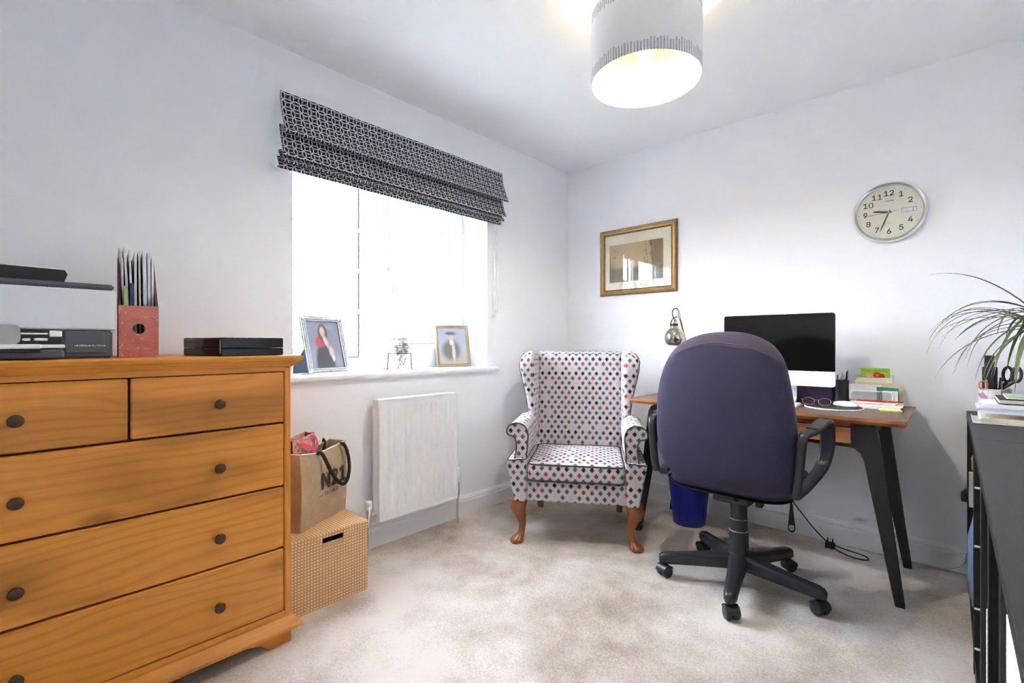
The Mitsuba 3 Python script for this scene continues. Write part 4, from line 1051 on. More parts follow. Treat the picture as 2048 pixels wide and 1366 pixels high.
prin('m_tomato', (0.50, 0.012, 0.010), 0.4); prin('m_tomato_in', (0.70, 0.16, 0.10), 0.4); prin('m_onion', (0.68, 0.40, 0.16), 0.5)
disc = lambda y, z, r, d, sc=1.0: ext(affinity.scale(Point(y, z).buffer(r, quad_segs=8), 1.0, sc), d, frame_m((GX, 0, 0), (0, 1, 0), (0, 0, 1), (-1, 0, 0)))
obj('tomato', disc(0.268, 0.905, 0.0150, 0.0004), 'm_tomato', gc, smooth=False)
obj('tomato', disc(0.250, 0.901, 0.0125, 0.0003), 'm_tomato', gc, smooth=False)
obj('tomato_flesh', disc(0.267, 0.906, 0.0070, 0.0006), 'm_tomato_in', gc, smooth=False)
obj('onion', disc(0.303, 0.903, 0.0125, 0.0004), 'm_onion', gc, smooth=False)
pen('pencil', 'red and white pencil lying on the orange notebook', 2.812, 0.335, TZ + 0.0345, TZ + 0.0350, 0.004, -0.155, 0.0032, 'm_tomato', 'pencil', tip='m_black')
prin('m_sticky', (0.72, 0.66, 0.24), 0.7)
sn = tag(num('sticky_note_pad'), 'pale yellow sticky note pad at the front right edge of the desk', 'note pad')
scene[sn] = mikit.ply(tf(bx(-0.038, 0.038, -0.038, 0.038, TZ, TZ + 0.007, 0.0006), move(2.745, 0.205, 0, 0.25)), 'm_sticky', smooth=False)

# desk lamp: nickel ball head on a jointed arm
dl = thing('desk_lamp', 'nickel desk lamp with ball shaped shade and jointed arm behind the armchair', 'lamp')
bx_, by_ = 2.86, 1.215
hx, hy, hz = 2.805, 1.245, 1.100
obj('base', rev([(0, TZ), (0.075, TZ), (0.076, TZ + 0.010), (0.068, TZ + 0.016), (0.015, TZ + 0.022), (0.010, TZ + 0.035), (0, TZ + 0.035)], 36, (bx_, by_, 0)), 'm_nickel', dl)
obj('lower_arm', cyl((bx_, by_, TZ + 0.03), (2.905, 1.20, 1.000), 0.006, n=12), 'm_nickel', dl)
obj('upper_arm', cyl((2.905, 1.20, 1.000), (2.815, 1.222, 1.245), 0.006, n=12), 'm_nickel', dl)
obj('joint', [trimesh.creation.icosphere(2, 0.013).apply_translation((2.905, 1.20, 1.0))], 'm_nickel', dl)
obj('joint', [cyl((2.815, 1.222, 1.215), (2.811, 1.223, 1.262), 0.011, 0.010, 14)], 'm_nickel', dl)
obj('shade', rev([(0.030, -0.052), (0.046, -0.045), (0.056, -0.028), (0.060, -0.004), (0.057, 0.018), (0.047, 0.038), (0.030, 0.051), (0.016, 0.056), (0.014, 0.053), (0.028, 0.048), (0.044, 0.036), (0.0545, 0.017), (0.0575, -0.004), (0.0535, -0.027), (0.044, -0.043), (0.030, -0.050)], 40), 'm_nickel', dl, M=move(hx, hy, hz), smooth=60)
obj('collar', rev([(0, 1.150), (0.022, 1.150), (0.023, 1.166), (0.019, 1.170), (0, 1.170)], 24, (hx, hy, 0)), 'm_nickel', dl)
obj('collar_band', rev([(0, 1.1705), (0.021, 1.1705), (0.0215, 1.182), (0, 1.184)], 24, (hx, hy, 0)), 'm_black', dl)
obj('socket', rev([(0, 1.1845), (0.016, 1.1845), (0.014, 1.205), (0.006, 1.212), (0, 1.212)], 20, (hx, hy, 0)), 'm_nickel', dl)
obj('yoke', sweep(spline([(hx, hy + 0.024, 1.160), (hx, hy + 0.022, 1.195), (hx + 0.003, hy + 0.008, 1.216), (2.812, hy - 0.012, 1.224)], 5), 0.003, 8), 'm_black', dl)
obj('flex', sweep(spline([(hx, hy, 1.211), (hx - 0.006, hy + 0.010, 1.235), (hx, hy + 0.012, 1.262), (hx + 0.004, hy - 0.002, 1.276), (hx + 0.006, hy - 0.018, 1.268), (hx + 0.008, hy - 0.022, 1.248), (2.816, 1.232, 1.235)], 6), 0.0034, 8), 'm_black', dl)

# ------------------------------------------------------------------ picture and clock on the desk wall
prin('m_gilt', proc(lambda p, n, uv: mix((0.50, 0.33, 0.13), (0.34, 0.20, 0.075), fbm(p.x * 60, p.y * 30, p.z * 30, 3))), 0.38, 0.45)
pc = thing('framed_picture', 'gilt framed brown landscape picture with cream mount on the wall above the armchair', 'picture')
Y0, Y1, PZ0, PZ1 = 1.322, 1.908, 1.408, 1.882
MPF = lambda d: frame_m((XD - d, 0, 0), (0, 1, 0), (0, 0, 1), (1, 0, 0))
fpro = [(0.0, 0.0), (0.0, 0.012), (0.004, 0.018), (0.009, 0.016), (0.013, 0.0225), (0.022, 0.026), (0.031, 0.022), (0.034, 0.016), (0.040, 0.012), (0.040, 0.004), (0.036, 0.0)]
def frame_ring(y0, y1, z0, z1, prof, M):
    R = np.array([[(y0 + u, z0 + u, d), (y1 - u, z0 + u, d), (y1 - u, z1 - u, d), (y0 + u, z1 - u, d)] for u, d in prof])
    k = len(prof); V = R.reshape(-1, 3); F = []
    for i in range(k):
        j = (i + 1) % k
        for s in range(4):
            t = (s + 1) % 4
            F += [(4 * i + s, 4 * i + t, 4 * j + t), (4 * i + s, 4 * j + t, 4 * j + s)]
    m = trimesh.Trimesh(V, F, process=False); m.apply_transform(M); m.fix_normals()
    return m
MW = frame_m((XD - 0.0005, 0, 0), (0, 1, 0), (0, 0, 1), (-1, 0, 0))
obj('frame', frame_ring(Y0, Y1, PZ0, PZ1, fpro, MW), 'm_gilt', pc, smooth=20)
prin('m_gilt_dark', (0.16, 0.10, 0.042), 0.45, 0.3)
fr_ = pc + '__frame'
obj('outer_edge', frame_ring(Y0 - 0.0008, Y1 + 0.0008, PZ0 - 0.0008, PZ1 + 0.0008, [(0, 0), (0, 0.0125), (0.004, 0.0190), (0.0065, 0.0180), (0.0065, 0.0)], MW), 'm_gilt_dark', fr_, smooth=20)
obj('inner_edge', frame_ring(Y0, Y1, PZ0, PZ1, [(0.0335, 0.010), (0.0335, 0.0185), (0.0395, 0.0135), (0.0405, 0.010)], MW), 'm_gilt_dark', fr_, smooth=20)
obj('backing', bx(XD - 0.006, XD - 0.0005, Y0 + 0.036, Y1 - 0.036, PZ0 + 0.036, PZ1 - 0.036, 0), 'm_brown', pc, smooth=False)
prin('m_mount', (0.70, 0.67, 0.54), 0.8)
ay0, ay1, az0, az1 = 1.420, 1.832, 1.502, 1.772
obj('mount', ext(sbox(Y0 + 0.037, PZ0 + 0.037, Y1 - 0.037, PZ1 - 0.037).difference(sbox(ay0, az0, ay1, az1)), 0.0018, frame_m((XD - 0.0061, 0, 0), (0, 1, 0), (0, 0, 1), (-1, 0, 0))), 'm_mount', pc, smooth=False)


def art(p, n, uv):
    u = (ay1 - p.y) / (ay1 - ay0); v = (p.z - az0) / (az1 - az0)
    sky = mix((0.50, 0.37, 0.22), (0.44, 0.34, 0.19), fbm(u * 3, v * 4, 0.0, 3))
    tr = fbm(u * 9.0, v * 3.0, 2.0, 4)
    trees = smoothstep(0.42, 0.62, tr + 0.75 * smoothstep(0.55, 1.0, u) * (1.25 - 0.55 * v) - 0.30) * smoothstep(0.30, 0.45, v)
    trunk = smoothstep(0.62, 0.75, noise(u * 46.0 + 2.0 * v, 1.0)) * smoothstep(0.62, 0.75, u)
    ground = smoothstep(0.44, 0.30, v + 0.05 * (fbm(u * 6, 1.0, 0.0, 3) - 0.5))
    c = mix(sky, (0.16, 0.105, 0.062), 0.75 * trees)
    c = mix(c, (0.085, 0.055, 0.035), 0.55 * trunk)
    c = mix(c, mix((0.23, 0.19, 0.12), (0.13, 0.125, 0.085), fbm(u * 8, v * 20, 3.0, 3)), ground)
    left = smoothstep(0.20, 0.02, u) * smoothstep(0.65, 0.3, v)
    return mix(c, (0.18, 0.15, 0.10), 0.6 * left)


prin('m_art', proc(art), 0.7)
obj('print', bx(XD - 0.0068, XD - 0.0060, ay0, ay1, az0, az1, 0), 'm_art', pc, smooth=False, label='brown misty landscape with trees')
obj('glass', trimesh.Trimesh([[XD - 0.0105, Y0 + 0.037, PZ0 + 0.037], [XD - 0.0105, Y1 - 0.037, PZ0 + 0.037], [XD - 0.0105, Y1 - 0.037, PZ1 - 0.037], [XD - 0.0105, Y0 + 0.037, PZ1 - 0.037]], [[0, 2, 1], [0, 3, 2]], process=False), 'm_glass', pc, smooth=False)

ck = thing('wall_clock', 'round chrome wall clock with cream dial, black numerals and day date window', 'clock')
KY, KZ, KR = 0.229, 1.717, 0.150
MK = frame_m((XD - 0.0005, KY, KZ), (0, -1, 0), (0, 0, 1), (-1, 0, 0))     # u to the right as seen from the room, v up, w out of the wall
obj('rim', rev([(KR - 0.004, 0), (KR, 0.004), (KR + 0.0005, 0.016), (KR - 0.003, 0.028), (KR - 0.009, 0.034), (KR - 0.015, 0.030), (KR - 0.017, 0.022), (KR - 0.020, 0.016), (KR - 0.020, 0.0), (0, 0)], 96), 'm_chrome', ck, M=MK, smooth=50)
prin('m_dial', (0.64, 0.625, 0.52), 0.7)
obj('dial', rev([(0, 0.001), (KR - 0.0195, 0.001), (KR - 0.0195, 0.016), (0, 0.016)], 72), 'm_dial', ck, M=MK, smooth=30)
prin('m_ink', (0.035, 0.030, 0.022), 0.6)
DW = 0.0161
for h in range(1, 13):
    if h == 3: continue
    t = math.radians(90 - 30 * h)
    tm = meshkit.text_mesh(str(h), 0.0255, 0.0004, bold=True)
    c = tm.bounds.mean(0); tm.apply_translation((-c[0] + 0.095 * math.cos(t), -c[1] + 0.095 * math.sin(t), DW))
    obj('numeral', tm, 'm_ink', ck, smooth=False, M=MK)
tk = []
for m in range(60):
    t = math.radians(6 * m); w = 0.0011 if m % 5 == 0 else 0.0005
    q = bx(-w, w, 0.119, 0.1235, DW, DW + 0.0003, 0)
    q.apply_transform(trimesh.transformations.rotation_matrix(-t, (0, 0, 1)))
    tk.append(q)
k_ = obj('minute_track', tk, 'm_ink', ck, smooth=False, M=MK); labels[k_] = {'kind': 'stuff'}
obj('date_window', ext(sbox(0.047, -0.0105, 0.105, 0.0105).difference(sbox(0.0485, -0.009, 0.1035, 0.009)), 0.0006, MK @ move(0, 0, DW)), 'm_ink', ck, smooth=False)
obj('date_card', bx(0.0485, 0.1035, -0.009, 0.009, DW, DW + 0.0002, 0), 'm_env_white', ck, smooth=False, M=MK)
tm = meshkit.text_mesh('THU', 0.0095, 0.0003); tm.apply_translation((0.0515, -0.0047, DW + 0.0002)); obj('lettering', tm, 'm_env_blue', ck, smooth=False, M=MK)
tm = meshkit.text_mesh('7', 0.0125, 0.0003); tm.apply_translation((0.087, -0.0060, DW + 0.0002)); obj('lettering', tm, 'm_ink', ck, smooth=False, M=MK)
tm = meshkit.text_mesh('acctim', 0.0072, 0.0003, bold=True); c = tm.bounds.mean(0); tm.apply_translation((-c[0] + 0.003, 0.0575 - c[1], DW)); obj('lettering', tm, 'm_ink', ck, smooth=False, M=MK)
tm = meshkit.text_mesh('QUARTZ', 0.0034, 0.0003); c = tm.bounds.mean(0); tm.apply_translation((-c[0] + 0.001, -0.056 - c[1], DW)); obj('lettering', tm, 'm_ink', ck, smooth=False, M=MK)
def hand(name, deg, l, tail, w, z):
    q = ext([(-w, -tail), (w, -tail), (w * 1.2, l * 0.7), (w * 0.6, l), (-w * 0.6, l), (-w * 1.2, l * 0.7)], 0.0008)
    q.apply_transform(trimesh.transformations.rotation_matrix(-math.radians(deg), (0, 0, 1))); q.apply_translation((0, 0, z))
    obj(name, q, 'm_ink', ck, smooth=False, M=MK)
hand('hour_hand', 281.0, 0.066, 0.010, 0.0036, 0.0185)
hand('minute_hand', 201.0, 0.097, 0.012, 0.0022, 0.0198)
hand('second_hand', 265.0, 0.098, 0.040, 0.0006, 0.0210)
obj('pivot', cyl((0, 0, 0.016), (0, 0, 0.0230), 0.0042, n=16), 'm_goldmetal', ck, M=MK)
obj('cover_glass', trimesh.Trimesh(np.vstack([[[0, 0, 0.0245]], [[(KR - 0.017) * math.cos(t), (KR - 0.017) * math.sin(t), 0.0245] for t in np.linspace(0, 2 * PI, 49)[:-1]]]), [(0, 1 + i, 1 + (i + 1) % 48) for i in range(48)], process=False), 'm_glass', ck, smooth=False, M=MK)

# ------------------------------------------------------------------ waste bin, cables
prin('m_binblue', (0.010, 0.022, 0.26), 0.35)
wbn = thing('waste_bin', 'tapered royal blue plastic waste bin under the desk', 'bin')
obj('bucket', rev([(0, 0.0), (0.086, 0.0), (0.090, 0.004), (0.117, 0.262), (0.121, 0.264), (0.121, 0.272), (0.1145, 0.272), (0.0875, 0.008), (0, 0.008)], 48, (2.770, 1.140, 0.0005)), 'm_binblue', wbn)
prin('m_cable', (0.012, 0.012, 0.013), 0.5)
prin('m_greycable', (0.42, 0.43, 0.45), 0.5)
cb = thing('power_cable', 'black power cable looped on the carpet under the desk with a plug', 'cable')
obj('lead', sweep(spline([(2.86, 0.72, 0.617), (2.905, 0.69, 0.36), (2.93, 0.640, 0.215), (2.955, 0.585, 0.125), (2.968, 0.53, 0.055), (2.966, 0.49, 0.020), (2.955, 0.460, 0.012), (2.945, 0.40, 0.004), (2.925, 0.33, 0.004), (2.890, 0.298, 0.004), (2.862, 0.318, 0.004), (2.865, 0.37, 0.004), (2.900, 0.43, 0.006), (2.925, 0.452, 0.012)], 8), 0.0034, 8), 'm_cable', cb)
pl = obj('plug', hull([(2.925 + a, 0.462 + b, 0.002 + c) for a in (-0.020, 0.018) for b in (-0.018, 0.02) for c in (0.0, 0.024)] + [(2.93, 0.44, 0.012)]), 'm_cable', cb)
for yy in (0.474, 0.452):
    obj('pin', bx(2.93, 2.936, yy - 0.003, yy + 0.003, 0.0255, 0.046, 0.001), 'm_cable', pl)
c2 = thing('charger_lead', 'black lead with a white printed label hanging under the desk', 'cable')
obj('lead', sweep(spline([(2.83, 0.70, 0.617), (2.86, 0.66, 0.40), (2.875, 0.635, 0.25), (2.88, 0.630, 0.19)], 6), 0.006, 8), 'm_cable', c2)
lbp = affinity.scale(Point(0, 0).buffer(0.021, quad_segs=8), 0.85, 1.25)
tagp = unary_union([affinity.translate(lbp, 0.6285, 0.075), Polygon([(0.612, 0.08), (0.645, 0.08), (0.636, 0.200), (0.624, 0.200)])])
obj('tag_loop', ext(tagp, 0.004, YZ(2.878)), 'm_cable', c2, smooth=False)
obj('paper_label', ext(affinity.translate(affinity.scale(Point(0, 0).buffer(0.0145, quad_segs=8), 0.85, 1.2).intersection(sbox(-1, -1, 1, 0.012)), 0.6285, 0.075), 0.001, YZ(2.8772)), 'm_env_white', c2, smooth=False)
tm = meshkit.text_mesh('CE', 0.007, 0.0003); tm.apply_translation((-0.006, -0.005, 0)); obj('lettering', tm, 'm_ink', c2, smooth=False, M=frame_m((2.8771, 0.6285, 0.074), (0, -1, 0), (0, 0, 1), (-1, 0, 0)))
gcb = tag(num('grey_cable'), 'grey cable running along the skirting from the desk to the black bookcase', 'cable')
scene[gcb] = mikit.ply(sweep(spline([(2.995, 0.40, 0.0045), (2.998, 0.22, 0.0045), (2.995, 0.10, 0.006), (2.985, 0.01, 0.020), (2.975, -0.04, 0.062), (2.972, -0.048, 0.11)], 8), 0.0038, 8), 'm_greycable', smooth=40)

# ------------------------------------------------------------------ window sill things
SZ = 0.9095
def photo_frame(name, label, BL, BR, lean, H, w, mats, art_mat, prof, strut=True, deco=None):
    BL, BR = np.array(BL, float), np.array(BR, float)
    L = np.linalg.norm(BR - BL); ex = np.array([*(BR - BL) / L, 0]); nb = np.array([-ex[1], ex[0], 0])
    up = np.array([0, 0, H]) + nb * lean; hl = np.linalg.norm(up); up /= hl
    M = np.eye(4); M[:3, 0], M[:3, 1], M[:3, 2] = ex, up, np.cross(ex, up); M[:3, 3] = [BL[0], BL[1], SZ + 0.001]
    t = thing(name, label, 'photo frame')
    obj('frame', frame_ring(0, L, 0, hl, prof, M), mats, t, smooth=20)
    obj('photograph', bx(w * 0.85, L - w * 0.85, w * 0.85, hl - w * 0.85, 0.001, 0.0022, 0), art_mat, t, smooth=False, M=M)
    obj('backing', bx(0.006, L - 0.006, 0.006, hl - 0.006, -0.004, 0.0008, 0), 'm_navy', t, smooth=False, M=M)
    g = 0.004
    obj('glass', trimesh.Trimesh([[w * .9, w * .9, g], [L - w * .9, w * .9, g], [L - w * .9, hl - w * .9, g], [w * .9, hl - w * .9, g]], [[0, 1, 2], [0, 2, 3]], process=False), 'm_glass', t, smooth=False, M=M)
    return t, M, L, hl


# silver ornate frame
def uvframe(BL, BR, lean, H):
    BL, BR = np.array(BL, float), np.array(BR, float); L = np.linalg.norm(BR - BL); ex = (BR - BL) / L
    return BL, ex, L, H
SBL, SBR, SLEAN, SH = (1.023, 2.317), (1.257, 2.352), 0.085, 0.288
GBL, GBR, GLEAN, GH = (1.871, 2.386), (2.100, 2.322), 0.056, 0.268


def portrait(BL, BR, H, paint):
    (B, ex, L, h) = uvframe(BL, BR, 0, H)
    def fn(p, n, uv):
        u = ((p.x - float(B[0])) * float(ex[0]) + (p.y - float(B[1])) * float(ex[1])) / float(L)
        v = (p.z - SZ) / float(h)
        return paint(u, v)
    return fn


def blob(u, v, cu, cv, ru, rv, soft=0.35):
    return 1 - smoothstep(1 - soft, 1 + soft, dr.sqrt(dr.square((u - cu) / ru) + dr.square((v - cv) / rv)))


def girl(u, v):
    c = mix((0.33, 0.35, 0.44), (0.20, 0.21, 0.27), fbm(u * 3.0, v * 3.0, 1.0, 2) * 0.9)
    c = mix(c, (0.060, 0.062, 0.075), blob(u, v, 0.45, 0.12, 0.22, 0.42, 0.2))
    c = mix(c, (0.46, 0.075, 0.070), blob(u, v, 0.40, 0.56, 0.13, 0.10, 0.3))
    c = mix(c, (0.12, 0.085, 0.080), blob(u, v, 0.49, 0.72, 0.115, 0.16, 0.25))
    c = mix(c, (0.62, 0.46, 0.42), blob(u, v, 0.48, 0.74, 0.060, 0.085, 0.4))
    c = mix(c, (0.56, 0.42, 0.40), blob(u + 0.35 * (v - 0.6), v, 0.52, 0.58, 0.05, 0.14, 0.4))
    c = mix(c, (0.62, 0.50, 0.50), blob(u, v, 0.63, 0.38, 0.055, 0.09, 0.5))
    return mix(c, (0.72, 0.71, 0.76), blob(u, v, 0.66, 0.27, 0.035, 0.06, 0.3))


def boy(u, v):
    c = mix((0.42, 0.45, 0.54), (0.34, 0.36, 0.42), fbm(u * 3.0, v * 3.0, 4.0, 2))
    c = mix(c, (0.40, 0.36, 0.30), smoothstep(0.42, 0.12, v))
    c = mix(c, (0.17, 0.15, 0.13), blob(u, v, 0.45, 0.40, 0.27, 0.24, 0.35))
    c = mix(c, (0.55, 0.42, 0.37), blob(u, v, 0.47, 0.70, 0.075, 0.09, 0.4))
    c = mix(c, (0.14, 0.14, 0.17), blob(u, v, 0.46, 0.81, 0.15, 0.040, 0.5))
    c = mix(c, (0.66, 0.68, 0.74), blob(u, v, 0.48, 0.58, 0.06, 0.06, 0.4))
    return mix(c, (0.56, 0.50, 0.44), blob(u, v, 0.52, 0.36, 0.05, 0.22, 0.5))


prin('m_girl', proc(portrait(SBL, SBR, SH, girl)), 0.5)
prin('m_boy', proc(portrait(GBL, GBR, GH, boy)), 0.5)
sp = [(0.0, 0.0), (0.0, 0.006), (0.003, 0.010), (0.019, 0.011), (0.022, 0.008), (0.025, 0.010), (0.027, 0.007), (0.027, 0.001), (0.020, 0.0)]
t, M, L, hl = photo_frame('silver_photo_frame', 'large ornate silver frame with a graduation portrait, leftmost on the window sill', SBL, SBR, SLEAN, SH, 0.027, 'm_silver_dark', 'm_girl', sp)
beads = []
def bead(u, v, a, l=0.0088, r=0.0021):
    q = trimesh.creation.icosphere(1, 1.0); q.apply_scale((l, r, 0.0026))
    q.apply_transform(trimesh.transformations.rotation_matrix(a, (0, 0, 1))); q.apply_translation((u, v, 0.0112)); return q
for q in np.arange(0.014, L - 0.010, 0.0072):
    for v, s in ((0.0115, 1), (hl - 0.0115, -1)):
        beads.append(bead(q, v, s * (0.9 if q < L / 2 else -0.9) + PI / 2 * 0))
for q in np.arange(0.022, hl - 0.020, 0.0072):
    for u, s in ((0.0115, 1), (L - 0.0115, -1)):
        beads.append(bead(u, q, s * (0.6 if q < hl / 2 else -0.6)))
k_ = obj('beading', beads, 'm_silver', t, M=M, smooth=True); labels[k_] = {'kind': 'stuff'}
for o_, a_ in ((0.0, 0.0016), (0.0205, 0.0016)):
    loop = [(o_ + a_, o_ + a_, 0.0095), (L - o_ - a_, o_ + a_, 0.0095), (L - o_ - a_, hl - o_ - a_, 0.0095), (o_ + a_, hl - o_ - a_, 0.0095)]
    obj('edge_bead', [cyl(loop[q], loop[(q + 1) % 4], 0.0022, n=8) for q in range(4)], 'm_silver', t, M=M)
for u in (0.012, L - 0.012):
    for v in (0.012, hl - 0.012):
        obj('corner_leaf', bead(u, v, PI / 4 if (u < 0.1) == (v < 0.1) else -PI / 4, 0.014, 0.006), 'm_silver', t, M=M, smooth=True)
zt_ = 0.55 * hl
st = np.array([[0.004, zt_ * 0.42, -0.0045], [0.10, zt_ * 0.42, -0.0045], [0.10, zt_, -0.0045], [0.03, zt_, -0.0045]])
stw = (M[:3, :3] @ st.T).T + M[:3, 3]
foot_ = np.array([[0.985, 2.405, SZ + 0.001], [1.07, 2.425, SZ + 0.001], [0.985, 2.405, SZ + 0.035]])
obj('easel_strut', hull(np.vstack([stw[[0, 1, 3]] , foot_, stw[:2] + [0, 0.004, 0], [(M[:3, :3] @ np.array([0.006, 0.012, -0.0045])) + M[:3, 3]], foot_[:2] + [0, 0.004, 0]])), 'm_navy', t, smooth=False, label='dark navy velvet easel strut')
prin('m_goldframe', (0.33, 0.235, 0.14), 0.3, 0.6)
gp = [(0.0, 0.0), (0.0, 0.007), (0.003, 0.010), (0.006, 0.008), (0.011, 0.009), (0.014, 0.006), (0.017, 0.008), (0.020, 0.005), (0.020, 0.001), (0.014, 0.0)]
t, M, L, hl = photo_frame('gold_photo_frame', 'narrow gold frame with a faded graduation portrait, rightmost on the window sill', GBL, GBR, GLEAN, GH, 0.020, 'm_goldframe', 'm_boy', gp)
a_ = (M[:3, :3] @ np.array([L / 2, hl * 0.6, -0.005])) + M[:3, 3]
ff = np.array([a_[0] + 0.012, a_[1] + 0.045, SZ + 0.001])
obj('easel_strut', hull([a_ + [-0.03, 0, 0], a_ + [0.03, 0, 0], a_ + [-0.03, 0.003, 0], a_ + [0.03, 0.003, 0], ff + [-0.03, 0, 0], ff + [0.03, 0, 0], ff + [-0.03, 0.003, 0], ff + [0.03, 0.003, 0]]), 'm_black', t, smooth=False)
# pot on a wire stand
VX, VY = 1.533, 2.295
def potglaze(p, n, uv):
    band = dr.power(0.5 + 0.5 * dr.sin(p.z * 2 * PI / 0.0115), 3.0)
    a = dr.atan2(p.y - VY, p.x - VX)
    k = fbm(a * 5.0, p.z * 70.0, 1.0, 4)
    dark = smoothstep(0.44, 0.62, k + 0.18 * band - 0.05)
    return mix((0.62, 0.60, 0.59), (0.085, 0.075, 0.072), 0.85 * dark)
prin('m_pot', proc(potglaze), 0.45)
vs = tag(num('stoneware_pot'), 'grey streaked stoneware pot held in a wire stand on the window sill', 'pot')
pv = spline([(0.030, 0.938), (0.034, 0.955), (0.043, 0.985), (0.053, 1.015), (0.0565, 1.040), (0.052, 1.062), (0.042, 1.076), (0.0415, 1.084), (0.047, 1.094)], 4)
scene[vs] = mikit.ply(rev([(0, 0.938)] + [tuple(q) for q in pv] + [(0.043, 1.0955), (0.038, 1.082), (0.046, 1.058), (0.050, 1.038), (0.046, 1.012), (0.030, 0.96), (0, 0.950)], 44, (VX, VY, 0)), 'm_pot', smooth=50)
ws = thing('wire_stand', 'black three legged wire stand holding the streaked pot on the sill', 'stand')
rr_ = 0.0615
obj('ring', sweep([(VX + 0.0530 * math.cos(a), VY + 0.0525 * math.sin(a), 1.004) for a in np.linspace(0, 2 * PI, 41)[:-1]], 0.0023, 6, closed=True), 'm_black', ws)
for a in (math.radians(150), math.radians(-28), math.radians(62)):
    ca, sa = math.cos(a), math.sin(a)
    obj('leg', sweep(spline([(VX + r * ca, VY + r * sa, z) for r, z in ((0.0535, 1.004), (0.061, 1.006), (0.0635, 0.990), (0.066, 0.93), (0.069, SZ + 0.006), (0.076, SZ + 0.0026), (0.084, SZ + 0.0026))], 5), 0.0024, 6), 'm_black', ws)

# ------------------------------------------------------------------ storage box, jute bag, gift bag
def dots(p, n, uv):
    cx, cy = 0.72, 1.85
    u = dr.select(dr.abs(n.y) > 0.6, p.x, p.y)
    du, dv = u / 0.0125, p.z / 0.0125
    fu, fv = du - dr.floor(du) - 0.5, dv - dr.floor(dv) - 0.5
    d = dr.sqrt(fu * fu + fv * fv)
    side = mix((0.56, 0.305, 0.12), (0.92, 0.76, 0.54), 1 - smoothstep(0.19, 0.28, d))
    lu = p.x / 0.0125
    stripe = 1 - smoothstep(0.12, 0.24, dr.abs(lu - dr.floor(lu) - 0.5))
    top = mix((0.56, 0.32, 0.13), (0.76, 0.55, 0.31), stripe * (0.6 + 0.4 * noise(p.x * 80, p.y * 80)))
    return dr.select(dr.abs(n.z) > 0.7, top, side)


mat('m_boxcard', {'type': 'twosided', 'bsdf': {'type': 'principled', 'base_color': proc(dots), 'roughness': 0.6, 'specular': 0.3}})
cbx = thing('cardboard_box', 'tan cardboard storage box printed with white dots, on the carpet beside the chest', 'box')
QX0, QX1, QY0, QY1, QZ = 0.738, 1.078, 1.852, 2.140, 0.297
pan = sbox(QX0 + 0.003, 0.0, QX1 - 0.003, QZ - 0.004).difference(sbox(0.874, 0.256, 0.963, 0.278))
obj('front_panel', ext(pan, 0.003, XZ(QY0 + 0.002)), 'm_boxcard', cbx, smooth=False)
obj('back_panel', bx(QX0 + 0.003, QX1 - 0.003, QY1 - 0.005, QY1 - 0.002, 0, QZ - 0.004, 0), 'm_boxcard', cbx, smooth=False)
obj('side_panel', bx(QX0 + 0.003, QX0 + 0.006, QY0 + 0.005, QY1 - 0.005, 0, QZ - 0.004, 0), 'm_boxcard', cbx, smooth=False)
obj('side_panel', bx(QX1 - 0.006, QX1 - 0.003, QY0 + 0.005, QY1 - 0.005, 0, QZ - 0.004, 0), 'm_boxcard', cbx, smooth=False)
obj('bottom_panel', bx(QX0 + 0.006, QX1 - 0.006, QY0 + 0.005, QY1 - 0.005, 0, 0.003, 0), 'm_boxcard', cbx, smooth=False)
prin('m_flap', (0.56, 0.36, 0.17), 0.6)
obj('handle_flap', bx(0.876, 0.961, QY0 + 0.0005, QY0 + 0.0018, 0.234, 0.256, 0.0003), 'm_flap', cbx)
lidp = Polygon([(QX0, QZ - 0.031), (QX1, QZ - 0.031), (QX1, QZ), (QX0, QZ)]).difference(sbox(0.874, 0.2, 0.963, 0.278))
obj('lid', [bx(QX0, QX1, QY0 - 0.001, QY1 + 0.001, QZ - 0.003, QZ, 0.0008), ext(lidp, 0.0025, XZ(QY0 - 0.0015)), bx(QX0, QX1, QY1 - 0.001, QY1 + 0.0015, QZ - 0.031, QZ, 0.0005), bx(QX0, QX0 + 0.0025, QY0, QY1, QZ - 0.031, QZ, 0.0005), bx(QX1 - 0.0025, QX1, QY0, QY1, QZ - 0.031, QZ, 0.0005)], 'm_boxcard', cbx, smooth=False)


def jute(p, n, uv):
    w = noise(p.x * 520, p.y * 520, p.z * 90) * 0.5 + noise(p.x * 60, p.y * 60, p.z * 620) * 0.5
    f = fbm(p.x * 14, p.y * 14, p.z * 14, 3)
    return mix((0.36, 0.255, 0.15), (0.60, 0.46, 0.30), dr.clip(0.30 + 0.8 * (w - 0.5) + 0.8 * (f - 0.35), 0, 1))


